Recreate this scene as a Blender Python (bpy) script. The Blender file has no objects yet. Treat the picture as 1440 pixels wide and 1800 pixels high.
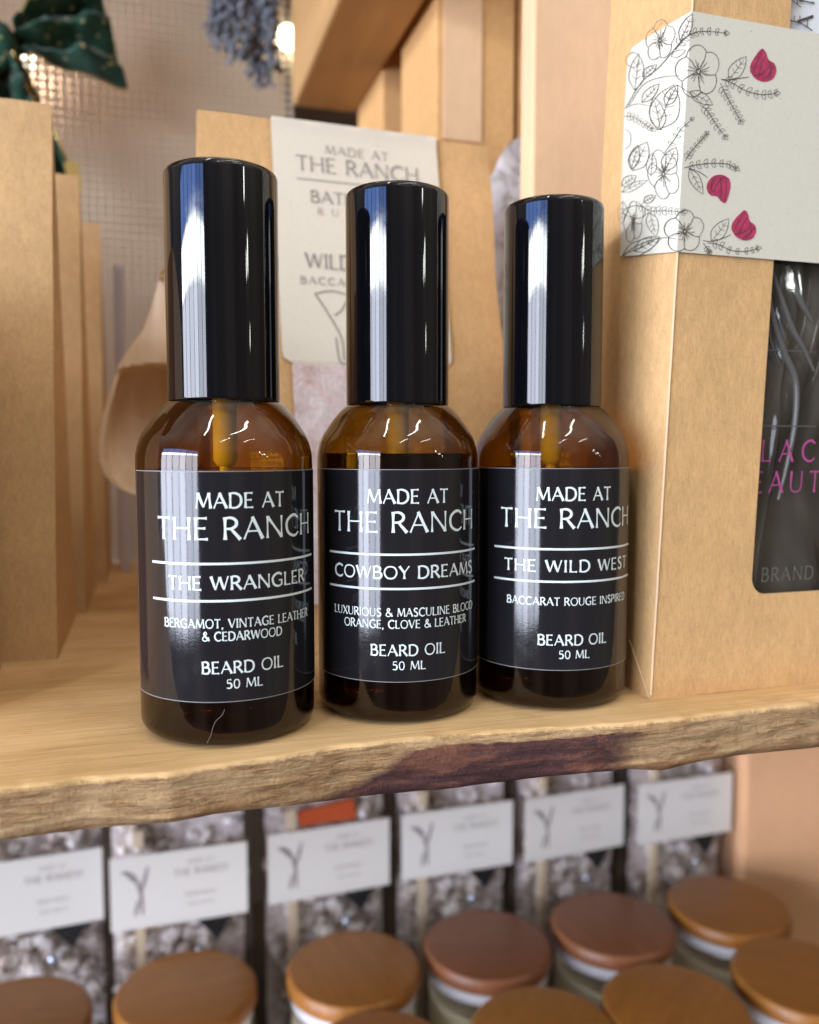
import bpy, bmesh, math, random
from mathutils import Vector, Matrix, noise
R_ = math.radians
sin, cos, pi = math.sin, math.cos, math.pi
random.seed(7)
scene = bpy.context.scene
COL = scene.collection

# ------------------------------------------------------------------ camera
F, PITCH, CAM_H = 1500.0, R_(4.2), 0.061
cam_d = bpy.data.cameras.new('camera')
cam = bpy.data.objects.new('camera', cam_d); COL.objects.link(cam)
cam.location = (0, 0, CAM_H)
cam.rotation_euler = (R_(90) - PITCH, 0, 0)
cam_d.sensor_fit = 'HORIZONTAL'; cam_d.sensor_width = 36; cam_d.lens = 36 * F / 1440
cam_d.clip_start = 0.01; cam_d.clip_end = 50
cam_d.dof.use_dof = True; cam_d.dof.focus_distance = 0.1845; cam_d.dof.aperture_fstop = 15
scene.camera = cam

# ------------------------------------------------------------------ world: the dim shop room around the shelf
w = bpy.data.worlds.new('World'); scene.world = w; w.use_nodes = True
nt = w.node_tree; N = nt.nodes; L = nt.links
for n in list(N): N.remove(n)
wo = N.new('ShaderNodeOutputWorld'); bg = N.new('ShaderNodeBackground')
tc = N.new('ShaderNodeTexCoord'); sp = N.new('ShaderNodeSeparateXYZ')
mr = N.new('ShaderNodeMapRange'); mr.inputs[1].default_value = -1; mr.inputs[2].default_value = 1
rp = N.new('ShaderNodeValToRGB')
cr = rp.color_ramp
cr.elements[0].position = 0.0; cr.elements[0].color = (.24, .19, .15, 1)
cr.elements[1].position = 1.0; cr.elements[1].color = (1.25, 1.16, 1.02, 1)
e = cr.elements.new(.47); e.color = (.22, .19, .165, 1)
e = cr.elements.new(.62); e.color = (.27, .24, .215, 1)
e = cr.elements.new(.78); e.color = (.95, .87, .77, 1)
mp = N.new('ShaderNodeMapping'); mp.inputs['Scale'].default_value = (2.6, 2.6, .6)
nz = N.new('ShaderNodeTexNoise'); nz.inputs['Scale'].default_value = 1.1; nz.inputs['Detail'].default_value = 1.5
mr2 = N.new('ShaderNodeMapRange'); mr2.inputs[1].default_value = .35; mr2.inputs[2].default_value = .65
mr2.inputs[3].default_value = .45; mr2.inputs[4].default_value = 1.4
mul = N.new('ShaderNodeVectorMath'); mul.operation = 'SCALE'
L.new(tc.outputs['Generated'], sp.inputs[0]); L.new(sp.outputs['Z'], mr.inputs[0]); L.new(mr.outputs[0], rp.inputs[0])
L.new(tc.outputs['Generated'], mp.inputs[0]); L.new(mp.outputs[0], nz.inputs['Vector']); L.new(nz.outputs['Fac'], mr2.inputs[0])
L.new(rp.outputs[0], mul.inputs[0]); L.new(mr2.outputs[0], mul.inputs['Scale'])
L.new(mul.outputs[0], bg.inputs[0]); L.new(bg.outputs[0], wo.inputs[0])
bg.inputs[1].default_value = .62

# ------------------------------------------------------------------ lamps: the shop window (panes) and ceiling tubes
TGT = Vector((0, .22, .07))
def area(name, loc, sx, sy, rad, col, target=None, direction=None):
    d = bpy.data.lights.new(name, 'AREA'); d.shape = 'RECTANGLE'; d.size = sx; d.size_y = sy
    d.energy = rad * pi * sx * sy; d.color = col
    o = bpy.data.objects.new(name, d); COL.objects.link(o); o.location = loc
    v = direction if direction is not None else (target - Vector(loc))
    o.rotation_euler = Vector(v).to_track_quat('-Z', 'Y').to_euler()
    return o
AZ, DIST = R_(41), 3.0
fw = Vector((-sin(AZ), -cos(AZ), 0)); rt = Vector((-cos(AZ), sin(AZ), 0))
cols = [(-.78, .34), (-.36, .42), (.10, .42), (.60, .50), (1.15, .50), (1.72, .54)]
for k, (cx, wd) in enumerate(cols):
    for z0, z1, rad, col in ((-.66, .59, 12.5, (.78, .84, 1.0)), (.60, .82, 31, (.90, .96, 1.0)), (.83, 1.10, 6, (.20, .38, 1.0))):
        p = TGT + fw * DIST + rt * cx; p.z = .06 + (z0 + z1) / 2
        area('window_lamp', p, wd, z1 - z0, rad * (.75, .7, 1.1, .95, 1.0, .9)[k], col, direction=-fw)
for x, y, z, ln, ang in ((-.55, -.9, 2.1, 1.2, 70), (.75, -.7, 2.1, 1.2, 70), (.5, -2.6, 2.3, 1.2, 65), (2.2, -1.9, 2.3, 1.2, 75), (-.2, .9, 2.1, 1.2, 20)):
    o = area('ceiling_tube_lamp', (x, y, z), ln, .07, 26, (1, .97, .91), direction=(0, 0, -1))
    o.rotation_euler = (0, 0, R_(ang))
for az, el, s in ((57, 17.5, .10), (63, 12.8, .10), (60, 12.2, .07), (66, 7.5, .06)):       # far spot lamps on the right of the shop
    a = R_(az); d = Vector((sin(a) * cos(R_(el)), -cos(a) * cos(R_(el)), sin(R_(el))))
    area('spot_lamp', TGT + d * 4, s, s * 1.6, 30, (.95, 1, .93), target=TGT)

scene.view_settings.view_transform = 'Standard'; scene.view_settings.look = 'None'
scene.view_settings.exposure = .28; scene.view_settings.gamma = 1
scene.cycles.use_denoising = True
scene.cycles.max_bounces = 14; scene.cycles.transparent_max_bounces = 24; scene.cycles.transmission_bounces = 10
scene.cycles.sample_clamp_indirect = 6; scene.cycles.blur_glossy = .3

# ------------------------------------------------------------------ frames and rays
PHI = R_(17)                                                         # the shelf runs 17 degrees off the picture plane
U = Vector((cos(PHI), sin(PHI), 0)); V = Vector((-sin(PHI), cos(PHI), 0))
def uv(u, v, z=0): return U * u + V * v + Vector((0, 0, z))
def ray(x, y):
    a = (x - 720) / F; b = -(y - 900) / F
    return Vector((a, cos(PITCH) + b * sin(PITCH), -sin(PITCH) + b * cos(PITCH)))
O = Vector((0, 0, CAM_H))
def Pz(x, y, z=0): d = ray(x, y); return O + d * ((z - CAM_H) / d.z)
def Py(x, y, Y): d = ray(x, y); return O + d * (Y / d.y)
def Pp(x, y, p0, n): d = ray(x, y); return O + d * ((p0 - O).dot(n) / d.dot(n))
def Pv(x, y, v): return Pp(x, y, V * v, V)

# ------------------------------------------------------------------ mesh builder
class MB:
    def __init__(s): s.v = []; s.f = []; s.m = []
    def add(s, vs, fs, m=0):
        b = len(s.v); s.v += [tuple(p) for p in vs]; s.f += [tuple(i + b for i in f) for f in fs]; s.m += [m] * len(fs)
    def box(s, x0, x1, y0, y1, z0, z1, m=0):
        s.add([(x0, y0, z0), (x1, y0, z0), (x1, y1, z0), (x0, y1, z0), (x0, y0, z1), (x1, y0, z1), (x1, y1, z1), (x0, y1, z1)],
              [(0, 3, 2, 1), (4, 5, 6, 7), (0, 1, 5, 4), (1, 2, 6, 5), (2, 3, 7, 6), (3, 0, 4, 7)], m)
    def lathe(s, prof, n=96, m=0, c=(0, 0), mat=None):
        vs = []; fs = []; k = len(prof)
        for j in range(n):
            a = 2 * pi * j / n
            for r, z in prof: vs.append((c[0] + r * cos(a), c[1] + r * sin(a), z))
        for j in range(n):
            for i in range(k - 1):
                a, b = j * k + i, ((j + 1) % n) * k + i
                fs.append((a, b, b + 1, a + 1))
        s.add(vs, fs, m)
    def grid(s, fn, nu, nv, m=0):
        vs = [fn(i / nu, j / nv) for j in range(nv + 1) for i in range(nu + 1)]
        fs = [(j * (nu + 1) + i, j * (nu + 1) + i + 1, (j + 1) * (nu + 1) + i + 1, (j + 1) * (nu + 1) + i) for j in range(nv) for i in range(nu)]
        s.add(vs, fs, m)
    def tube(s, pts, r, n=8, m=0):
        pts = [Vector(p) for p in pts]; vs = []; k = len(pts)
        rr = r if isinstance(r, (list, tuple)) else [r] * k
        for i, p in enumerate(pts):
            t = (pts[min(i + 1, k - 1)] - pts[max(i - 1, 0)]).normalized()
            a = t.orthogonal().normalized() if i == 0 else (a - t * a.dot(t)).normalized()
            b = t.cross(a)
            for j in range(n): q = 2 * pi * j / n; vs.append(p + (a * cos(q) + b * sin(q)) * rr[i])
        fs = [(i * n + j, i * n + (j + 1) % n, (i + 1) * n + (j + 1) % n, (i + 1) * n + j) for i in range(k - 1) for j in range(n)]
        fs += [tuple(range(n))[::-1], tuple((k - 1) * n + j for j in range(n))]
        s.add(vs, fs, m)
    def blob(s, c, rx, ry, rz, m=0, n=8, k=5, rot=None):
        vs = []; fs = []
        for i in range(k + 1):
            t = pi * i / k
            for j in range(n):
                q = 2 * pi * j / n; p = Vector((rx * sin(t) * cos(q), ry * sin(t) * sin(q), rz * cos(t)))
                if rot: p = rot @ p
                vs.append(Vector(c) + p)
        for i in range(k):
            for j in range(n): fs.append((i * n + j, (i + 1) * n + j, (i + 1) * n + (j + 1) % n, i * n + (j + 1) % n))
        s.add(vs, fs, m)
    def build(s, name, mats, parent=None, smooth=True, inv=None, bevel=0, ang=35):
        me = bpy.data.meshes.new(name)
        vs = s.v if inv is None else [tuple(inv @ Vector(p)) for p in s.v]
        me.from_pydata(vs, [], s.f); me.update()
        mats = mats if isinstance(mats, (list, tuple)) else [mats]
        for q in mats: me.materials.append(q)
        me.polygons.foreach_set('material_index', s.m)
        bm = bmesh.new(); bm.from_mesh(me)
        bmesh.ops.remove_doubles(bm, verts=bm.verts, dist=1e-7)
        bmesh.ops.recalc_face_normals(bm, faces=bm.faces); bm.to_mesh(me); bm.free()
        if smooth:
            me.shade_smooth()
            me.set_sharp_from_angle(angle=R_(ang))
        o = bpy.data.objects.new(name, me); COL.objects.link(o)
        if parent is not None: o.parent = parent
        if bevel:
            b = o.modifiers.new('bevel', 'BEVEL'); b.width = bevel; b.segments = 2; b.limit_method = 'ANGLE'; b.angle_limit = R_(40)
        return o

def tag(o, label=None, cat=None, group=None, kind=None):
    if label: o['label'] = label
    if cat: o['category'] = cat
    if group: o['group'] = group
    if kind: o['kind'] = kind
    return o
def thing(name, label, cat, loc=(0, 0, 0), rz=0, group=None):
    o = bpy.data.objects.new(name, None); COL.objects.link(o); o.empty_display_size = .01
    o.location = loc; o.rotation_euler = (0, 0, rz)
    return tag(o, label, cat, group)
def inv_of(o): return (Matrix.Translation(o.location) @ o.rotation_euler.to_matrix().to_4x4()).inverted()
def kids(o): return [c for c in bpy.data.objects if c.parent == o]
def copy_tree(o, parent=None):
    c = o.copy(); COL.objects.link(c); c.parent = parent
    for ch in kids(o): copy_tree(ch, c)
    return c

# ------------------------------------------------------------------ materials
def mat(name, col=(.5, .5, .5), rough=.5, **kw):
    m = bpy.data.materials.new(name); m.use_nodes = True
    b = m.node_tree.nodes['Principled BSDF']
    b.inputs['Base Color'].default_value = (*col, 1); b.inputs['Roughness'].default_value = rough
    for k, v in kw.items(): b.inputs[k.replace('_', ' ')].default_value = v
    return m
def nodes(m): return m.node_tree.nodes, m.node_tree.links, m.node_tree.nodes['Principled BSDF']
def coord(m, scale=(1, 1, 1), kind='Object', rot=(0, 0, 0)):
    N, L, b = nodes(m); t = N.new('ShaderNodeTexCoord'); p = N.new('ShaderNodeMapping')
    p.inputs['Scale'].default_value = scale; p.inputs['Rotation'].default_value = rot; L.new(t.outputs[kind], p.inputs[0]); return p.outputs[0]
def noise_n(m, vec, scale, detail=4, rough=.6, dist=0):
    N, L, b = nodes(m); n = N.new('ShaderNodeTexNoise'); L.new(vec, n.inputs['Vector'])
    n.inputs['Scale'].default_value = scale; n.inputs['Detail'].default_value = detail; n.inputs['Roughness'].default_value = rough; n.inputs['Distortion'].default_value = dist
    return n.outputs['Fac']
def ramp(m, fac, stops):
    N, L, b = nodes(m); r = N.new('ShaderNodeValToRGB'); L.new(fac, r.inputs[0]); c = r.color_ramp
    while len(c.elements) < len(stops): c.elements.new(.5)
    for e, (p, q) in zip(c.elements, stops): e.position = p; e.color = (*q, 1) if len(q) == 3 else q
    return r.outputs[0]
def mixc(m, fac, a, b_, mode='MIX'):
    N, L, b = nodes(m); x = N.new('ShaderNodeMix'); x.data_type = 'RGBA'; x.blend_type = mode
    for s, v in ((x.inputs[0], fac), (x.inputs[6], a), (x.inputs[7], b_)):
        if hasattr(v, 'is_output'): L.new(v, s)
        else: s.default_value = v if isinstance(v, (int, float)) else (*v, 1)
    return x.outputs[2]
def math_n(m, op, a, b_=0., clamp=False):
    N, L, b = nodes(m); x = N.new('ShaderNodeMath'); x.operation = op; x.use_clamp = clamp
    for s, v in ((x.inputs[0], a), (x.inputs[1], b_)):
        if hasattr(v, 'is_output'): L.new(v, s)
        else: s.default_value = v
    return x.outputs[0]
def bump(m, h, strength=.3, dist=.001):
    N, L, b = nodes(m); n = N.new('ShaderNodeBump'); n.inputs['Strength'].default_value = strength; n.inputs['Distance'].default_value = dist
    L.new(h, n.inputs['Height']); L.new(n.outputs[0], b.inputs['Normal'])
def setc(m, c): N, L, b = nodes(m); L.new(c, b.inputs['Base Color'])

def kraft(name, col, fib=1.0, lo=.80):
    m = mat(name, col, .78, Specular_IOR_Level=.25)
    v = coord(m, (1, 1, .35)); a = noise_n(m, v, 420, 5, .7)
    v2 = coord(m, (1, 1, 1)); b_ = noise_n(m, v2, 45, 3, .6); c_ = noise_n(m, v2, 2600, 2, .5)
    k = [x * lo for x in col]; h = [min(1, x * (1 + (1 - lo) * .7)) for x in col]
    f_ = noise_n(m, coord(m, (1, 1, .22), rot=(.3, .2, .4)), 1900, 4, .7)
    q = mixc(m, .32, ramp(m, a, [(.28, k), (.72, h)]), ramp(m, b_, [(.3, k), (.7, h)])); q = mixc(m, .6 * fib, q, mixc(m, 1, q, ramp(m, f_, [(.32, (.78, .76, .72)), (.68, (1.14, 1.14, 1.16))]), 'MULTIPLY'))
    fl = ramp(m, c_, [(.30, (.55, .5, .45)), (.40, (1, 1, 1))])
    setc(m, mixc(m, .5 * fib, q, mixc(m, 1.0, q, fl, 'MULTIPLY')))
    w_ = noise_n(m, coord(m, (1, 1, .6)), 28, 3, .5, .8); bump(m, math_n(m, 'ADD', math_n(m, 'MULTIPLY', a, .25), math_n(m, 'MULTIPLY', w_, 2.2)), .22, .0012); return m
M = {}
M['kraft'] = kraft('kraft_board', (.64, .395, .18), 1, .84)
M['kraft_tan'] = kraft('kraft_paper', (.60, .39, .195), 1, .84)
M['kraft_orange'] = kraft('kraft_warm', (.68, .395, .165), 1, .86)
M['peach'] = kraft('pale_card', (.78, .52, .31), .25, .92)
M['apricot'] = kraft('apricot_card', (.82, .46, .25), .25, .92)
M['fold'] = mat('worn_card_edge', (.70, .50, .31), .8)
def paper(name, col):
    m = mat(name, col, .7, Specular_IOR_Level=.25)
    v = coord(m); a = noise_n(m, v, 900, 3, .6); b_ = noise_n(m, v, 1500, 2, .5)
    q = ramp(m, a, [(.3, [x * .95 for x in col]), (.7, col)])
    fl = ramp(m, b_, [(.22, (.62, .55, .45)), (.29, (1, 1, 1))])
    setc(m, mixc(m, 1, q, fl, 'MULTIPLY')); return m
M['cream'] = paper('cream_paper', (.72, .66, .55))
M['white_paper'] = paper('white_paper', (.84, .80, .76))
M['sleeve'] = paper('ivory_card', (.62, .595, .50))
M['sleeve_side'] = M['sleeve']
M['ink'] = mat('brown_ink', (.055, .04, .042), .7)
M['paleink'] = mat('pale_grey_ink', (.34, .31, .31), .7)
M['greyink'] = mat('grey_ink', (.26, .23, .22), .7)
M['crimson'] = mat('crimson_print', (.40, .02, .085), .65)
v = coord(M['crimson']); setc(M['crimson'], ramp(M['crimson'], noise_n(M['crimson'], v, 500, 4), [(.3, (.30, .012, .06)), (.7, (.46, .035, .11))]))
# glossy black cap
M['cap'] = mat('black_gloss_cap', (.0025, .0025, .004), .05, IOR=1.54)
v = coord(M['cap']); a = noise_n(M['cap'], v, 160, 6, .7)
N_, L_, b_ = nodes(M['cap']); L_.new(ramp(M['cap'], a, [(.45, (.03,) * 3), (.75, (.10,) * 3)]), b_.inputs['Roughness'])
M['black'] = mat('black_plastic', (.006, .006, .006), .35)
# printed black label
M['label'] = mat('black_label_vinyl', (.012, .0115, .0145), .17, IOR=1.6)
v = coord(M['label']); a = noise_n(M['label'], v, 2600, 2, .5); s_ = noise_n(M['label'], coord(M['label'], (1, 1, 1)), 110, 6, .75)
N_, L_, b_ = nodes(M['label']); L_.new(ramp(M['label'], s_, [(.4, (.06,) * 3), (.75, (.125,) * 3)]), b_.inputs['Roughness'])
bump(M['label'], a, .02, .0002)
M['label_edge'] = mat('white_label_edge', (.26, .26, .27), .4)
M['letter'] = mat('white_lettering', (.74, .83, .84), .32)
# amber glass (thin wall: tint plus reflection)
def glass(name, col, edge, ior=1.5, rough=0.0, gl=1.0):
    m = bpy.data.materials.new(name); m.use_nodes = True; N = m.node_tree.nodes; L = m.node_tree.links
    for n in list(N): N.remove(n)
    o = N.new('ShaderNodeOutputMaterial'); mx = N.new('ShaderNodeMixShader'); t = N.new('ShaderNodeBsdfTransparent'); g = N.new('ShaderNodeBsdfGlossy')
    fr = N.new('ShaderNodeFresnel'); ge = N.new('ShaderNodeNewGeometry'); mi = N.new('ShaderNodeMapRange')
    mi.inputs[3].default_value = ior; mi.inputs[4].default_value = 1 / ior; L.new(ge.outputs['Backfacing'], mi.inputs[0]); L.new(mi.outputs[0], fr.inputs[0])   # a thin wall reflects alike from both sides
    lw = N.new('ShaderNodeLayerWeight'); lw.inputs[0].default_value = .35
    mc = N.new('ShaderNodeMix'); mc.data_type = 'RGBA'; mc.inputs[6].default_value = (*col, 1); mc.inputs[7].default_value = (*edge, 1)
    g.inputs['Roughness'].default_value = rough; g.inputs['Color'].default_value = (gl, gl, gl, 1)
    L.new(lw.outputs['Facing'], mc.inputs[0]); L.new(mc.outputs[2], t.inputs[0])
    L.new(fr.outputs[0], mx.inputs[0]); L.new(t.outputs[0], mx.inputs[1]); L.new(g.outputs[0], mx.inputs[2]); L.new(mx.outputs[0], o.inputs[0])
    return m
M['amber'] = glass('amber_glass', (.61, .39, .052), (.045, .016, .0025), 1.52, .018)
M['clear'] = glass('clear_film', (.93, .93, .94), (.75, .75, .78), 1.45, .03)
M['jar_glass'] = glass('jar_glass', (.97, .97, .96), (.90, .90, .88), 1.5, .02)
M['oil'] = mat('beard_oil', (.032, .011, .0016), .0, IOR=1.47); nodes(M['oil'])[2].inputs['Transmission Weight'].default_value = 1
M['tube'] = mat('milky_tube', (.95, .93, .80), .4)
# wood of the shelf
def shelf_mat():
    m = mat('rough_shelf_wood', (.5, .35, .17), .75, Specular_IOR_Level=.2)
    N, L, b = nodes(m)
    t = N.new('ShaderNodeTexCoord'); s = N.new('ShaderNodeSeparateXYZ'); L.new(t.outputs['Object'], s.inputs[0]); X, Yv, Z = s.outputs
    g1 = noise_n(m, coord(m, (9, 130, 130)), 1.0, 6, .65, .6); g2 = noise_n(m, coord(m, (26, 620, 620)), 1.0, 4, .6, .3); big = noise_n(m, coord(m, (1, 2.2, 2)), 22, 3, .6)
    top = mixc(m, .5, ramp(m, g1, [(.28, (.36, .20, .075)), (.5, (.62, .395, .175)), (.72, (.71, .475, .23))]), ramp(m, g2, [(.3, (.44, .265, .115)), (.6, (.70, .475, .235))]))
    top = mixc(m, ramp(m, noise_n(m, coord(m, (1, 1.6, 1)), 900, 3, .7), [(.30, (.55,) * 3), (.40, (0,) * 3)]), top, (.30, .18, .075))
    g3 = noise_n(m, coord(m, (34, 1500, 1500)), 1.0, 3, .6, .2); ck = noise_n(m, coord(m, (14, 210, 210)), 1.0, 5, .7, 1.4)
    top = mixc(m, .30, top, ramp(m, g3, [(.33, (.32, .18, .075)), (.6, (.73, .50, .25))]))
    top = mixc(m, ramp(m, ck, [(.27, (.75,) * 3), (.33, (0,) * 3)]), top, (.20, .105, .04))
    top = mixc(m, ramp(m, big, [(.40, (0,) * 3), (.62, (.6,) * 3)]), top, (.76, .52, .27))
    sc2 = noise_n(m, coord(m, (60, 60, 60), rot=(0, 0, .5)), 1.0, 4, .6); top = mixc(m, ramp(m, sc2, [(.26, (.5,) * 3), (.42, (0,) * 3)]), top, (.42, .245, .10))
    ft = noise_n(m, coord(m, (38, 240, 420)), 1.0, 7, .72, 1.0); fb = noise_n(m, coord(m, (.5, 1, 1.8)), 95, 6, .72, .6); fc = noise_n(m, coord(m, (1, 1, 1)), 620, 4, .7)
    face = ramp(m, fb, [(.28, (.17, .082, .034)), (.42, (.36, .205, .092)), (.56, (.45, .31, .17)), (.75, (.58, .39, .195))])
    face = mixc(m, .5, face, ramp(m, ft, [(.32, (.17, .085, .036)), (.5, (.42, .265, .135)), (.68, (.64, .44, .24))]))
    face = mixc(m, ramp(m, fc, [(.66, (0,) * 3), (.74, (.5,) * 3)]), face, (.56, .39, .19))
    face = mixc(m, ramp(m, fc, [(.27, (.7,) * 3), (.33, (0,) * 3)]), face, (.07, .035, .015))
    fl = noise_n(m, coord(m, (20, 200, 560)), 1.0, 6, .7, 1.6)
    crack = math_n(m, 'MULTIPLY', math_n(m, 'SUBTRACT', .020, math_n(m, 'ABSOLUTE', math_n(m, 'SUBTRACT', fl, .47))), 70, True)
    crack = math_n(m, 'MULTIPLY', crack, ramp(m, fb, [(.44, (1,) * 3), (.60, (.08,) * 3)]))
    face = mixc(m, math_n(m, 'MULTIPLY', crack, .6), face, (.07, .035, .015))
    bark = ramp(m, fb, [(.3, (.040, .018, .020)), (.5, (.075, .034, .033)), (.62, (.16, .066, .044)), (.8, (.27, .125, .075))])
    bark = mixc(m, ramp(m, fc, [(.62, (0,) * 3), (.75, (.45,) * 3)]), bark, (.36, .20, .14))
    # bark patch: between two ragged ends along the board, below a ragged top line
    wob = math_n(m, 'MULTIPLY', math_n(m, 'SUBTRACT', fb, .5), .022); wob2 = math_n(m, 'MULTIPLY', math_n(m, 'SUBTRACT', ft, .5), .004)
    left = math_n(m, 'ADD', .056, math_n(m, 'MULTIPLY', Z, 2.2))
    a1 = math_n(m, 'MULTIPLY', math_n(m, 'SUBTRACT', math_n(m, 'ADD', X, wob), left), 190, True)
    a2 = math_n(m, 'MULTIPLY', math_n(m, 'SUBTRACT', .107, math_n(m, 'ADD', X, wob)), 100, True)
    a3 = math_n(m, 'MULTIPLY', math_n(m, 'SUBTRACT', -.0022, math_n(m, 'ADD', Z, wob2)), 1800, True)
    pb = math_n(m, 'MULTIPLY', math_n(m, 'MULTIPLY', a1, a2), a3)
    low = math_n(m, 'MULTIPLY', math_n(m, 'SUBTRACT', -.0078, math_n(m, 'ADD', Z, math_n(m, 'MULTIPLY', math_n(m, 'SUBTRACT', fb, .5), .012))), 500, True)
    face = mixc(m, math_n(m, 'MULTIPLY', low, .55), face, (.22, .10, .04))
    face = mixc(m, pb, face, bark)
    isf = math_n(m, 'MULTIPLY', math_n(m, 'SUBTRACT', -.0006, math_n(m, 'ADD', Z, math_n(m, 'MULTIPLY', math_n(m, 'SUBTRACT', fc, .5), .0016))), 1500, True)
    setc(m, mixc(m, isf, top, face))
    h = math_n(m, 'ADD', math_n(m, 'MULTIPLY', math_n(m, 'ADD', g2, g3), .55), math_n(m, 'MULTIPLY', isf, math_n(m, 'SUBTRACT', math_n(m, 'MULTIPLY', math_n(m, 'ADD', fc, ft), 1.5), math_n(m, 'MULTIPLY', crack, .8))))
    bump(m, h, .6, .0007); return m
M['shelf'] = shelf_mat()
def wood(name, dark, light, sc=(40, 40, 4), rough=.6):
    m = mat(name, light, rough, Specular_IOR_Level=.3); a = noise_n(m, coord(m, sc), 1.0, 5, .6, .5)
    setc(m, ramp(m, a, [(.3, dark), (.7, light)])); return m
M['beam'] = wood('beam_wood', (.40, .22, .085), (.54, .32, .14), (60, 6, 60))
def lid_wood(name, stops):
    m = mat(name, stops[0], .36, Specular_IOR_Level=.4); N, L, b = nodes(m); oi = N.new('ShaderNodeObjectInfo')
    t = N.new('ShaderNodeTexCoord'); va = N.new('ShaderNodeVectorMath'); va.operation = 'ADD'; L.new(t.outputs['Object'], va.inputs[0]); L.new(oi.outputs['Random'], va.inputs[1])
    p = N.new('ShaderNodeMapping'); p.inputs['Scale'].default_value = (22, 190, 22); L.new(va.outputs[0], p.inputs[0])
    a = noise_n(m, p.outputs[0], 1.0, 6, .65, .8); f = noise_n(m, p.outputs[0], 6.0, 3, .6)
    q = ramp(m, oi.outputs['Random'], [(0, stops[0]), (.5, stops[1]), (1, stops[2])])
    q = mixc(m, 1, q, ramp(m, a, [(.3, (.82, .79, .74)), (.7, (1.1, 1.1, 1.1))]), 'MULTIPLY'); setc(m, mixc(m, .35, q, mixc(m, 1, q, ramp(m, f, [(.35, (.5, .45, .4)), (.6, (1, 1, 1))]), 'MULTIPLY')))
    bump(m, a, .15, .0004); return m
M['lid'] = wood('lid_wood', (.19, .072, .011), (.25, .098, .016), (25, 160, 25), .38)
M['lid_red'] = wood('lid_wood_red', (.165, .060, .026), (.21, .078, .034), (25, 160, 25), .38)
M['lid'] = lid_wood('lid_wood_brown', [(.33, .125, .020), (.42, .175, .032), (.38, .14, .026)]); M['lid_red'] = lid_wood('lid_wood_reddish', [(.24, .088, .038), (.28, .104, .044), (.21, .074, .030)])
M['darkwood'] = wood('dark_wood', (.045, .028, .016), (.075, .045, .025), (8, 30, 30))
M['scoop'] = wood('beech_wood', (.66, .48, .32), (.86, .68, .50), (120, 120, 12), .55)
M['stick'] = mat('pale_stick', (.90, .72, .50), .7)
M['wax'] = mat('cream_wax', (.97, .89, .66), .5)
M['seal'] = mat('pale_seal', (.70, .68, .74), .3)

# ------------------------------------------------------------------ lettering: flared capitals drawn as ribbons
def catmull(pts, n=6):
    if len(pts) < 3: return [Vector(p) for p in pts]
    P = [Vector(p) for p in pts]; P = [P[0] * 2 - P[1]] + P + [P[-1] * 2 - P[-2]]; out = []
    for i in range(1, len(P) - 2):
        for k in range(n):
            t = k / n; a, b, c, d = P[i - 1:i + 3]
            out.append(.5 * ((2 * b) + (c - a) * t + (2 * a - 5 * b + 4 * c - d) * t * t + (3 * b - a - 3 * c + d) * t ** 3))
    out.append(P[-2]); return out
TH, TN, MD = .135, .065, .10
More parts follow.
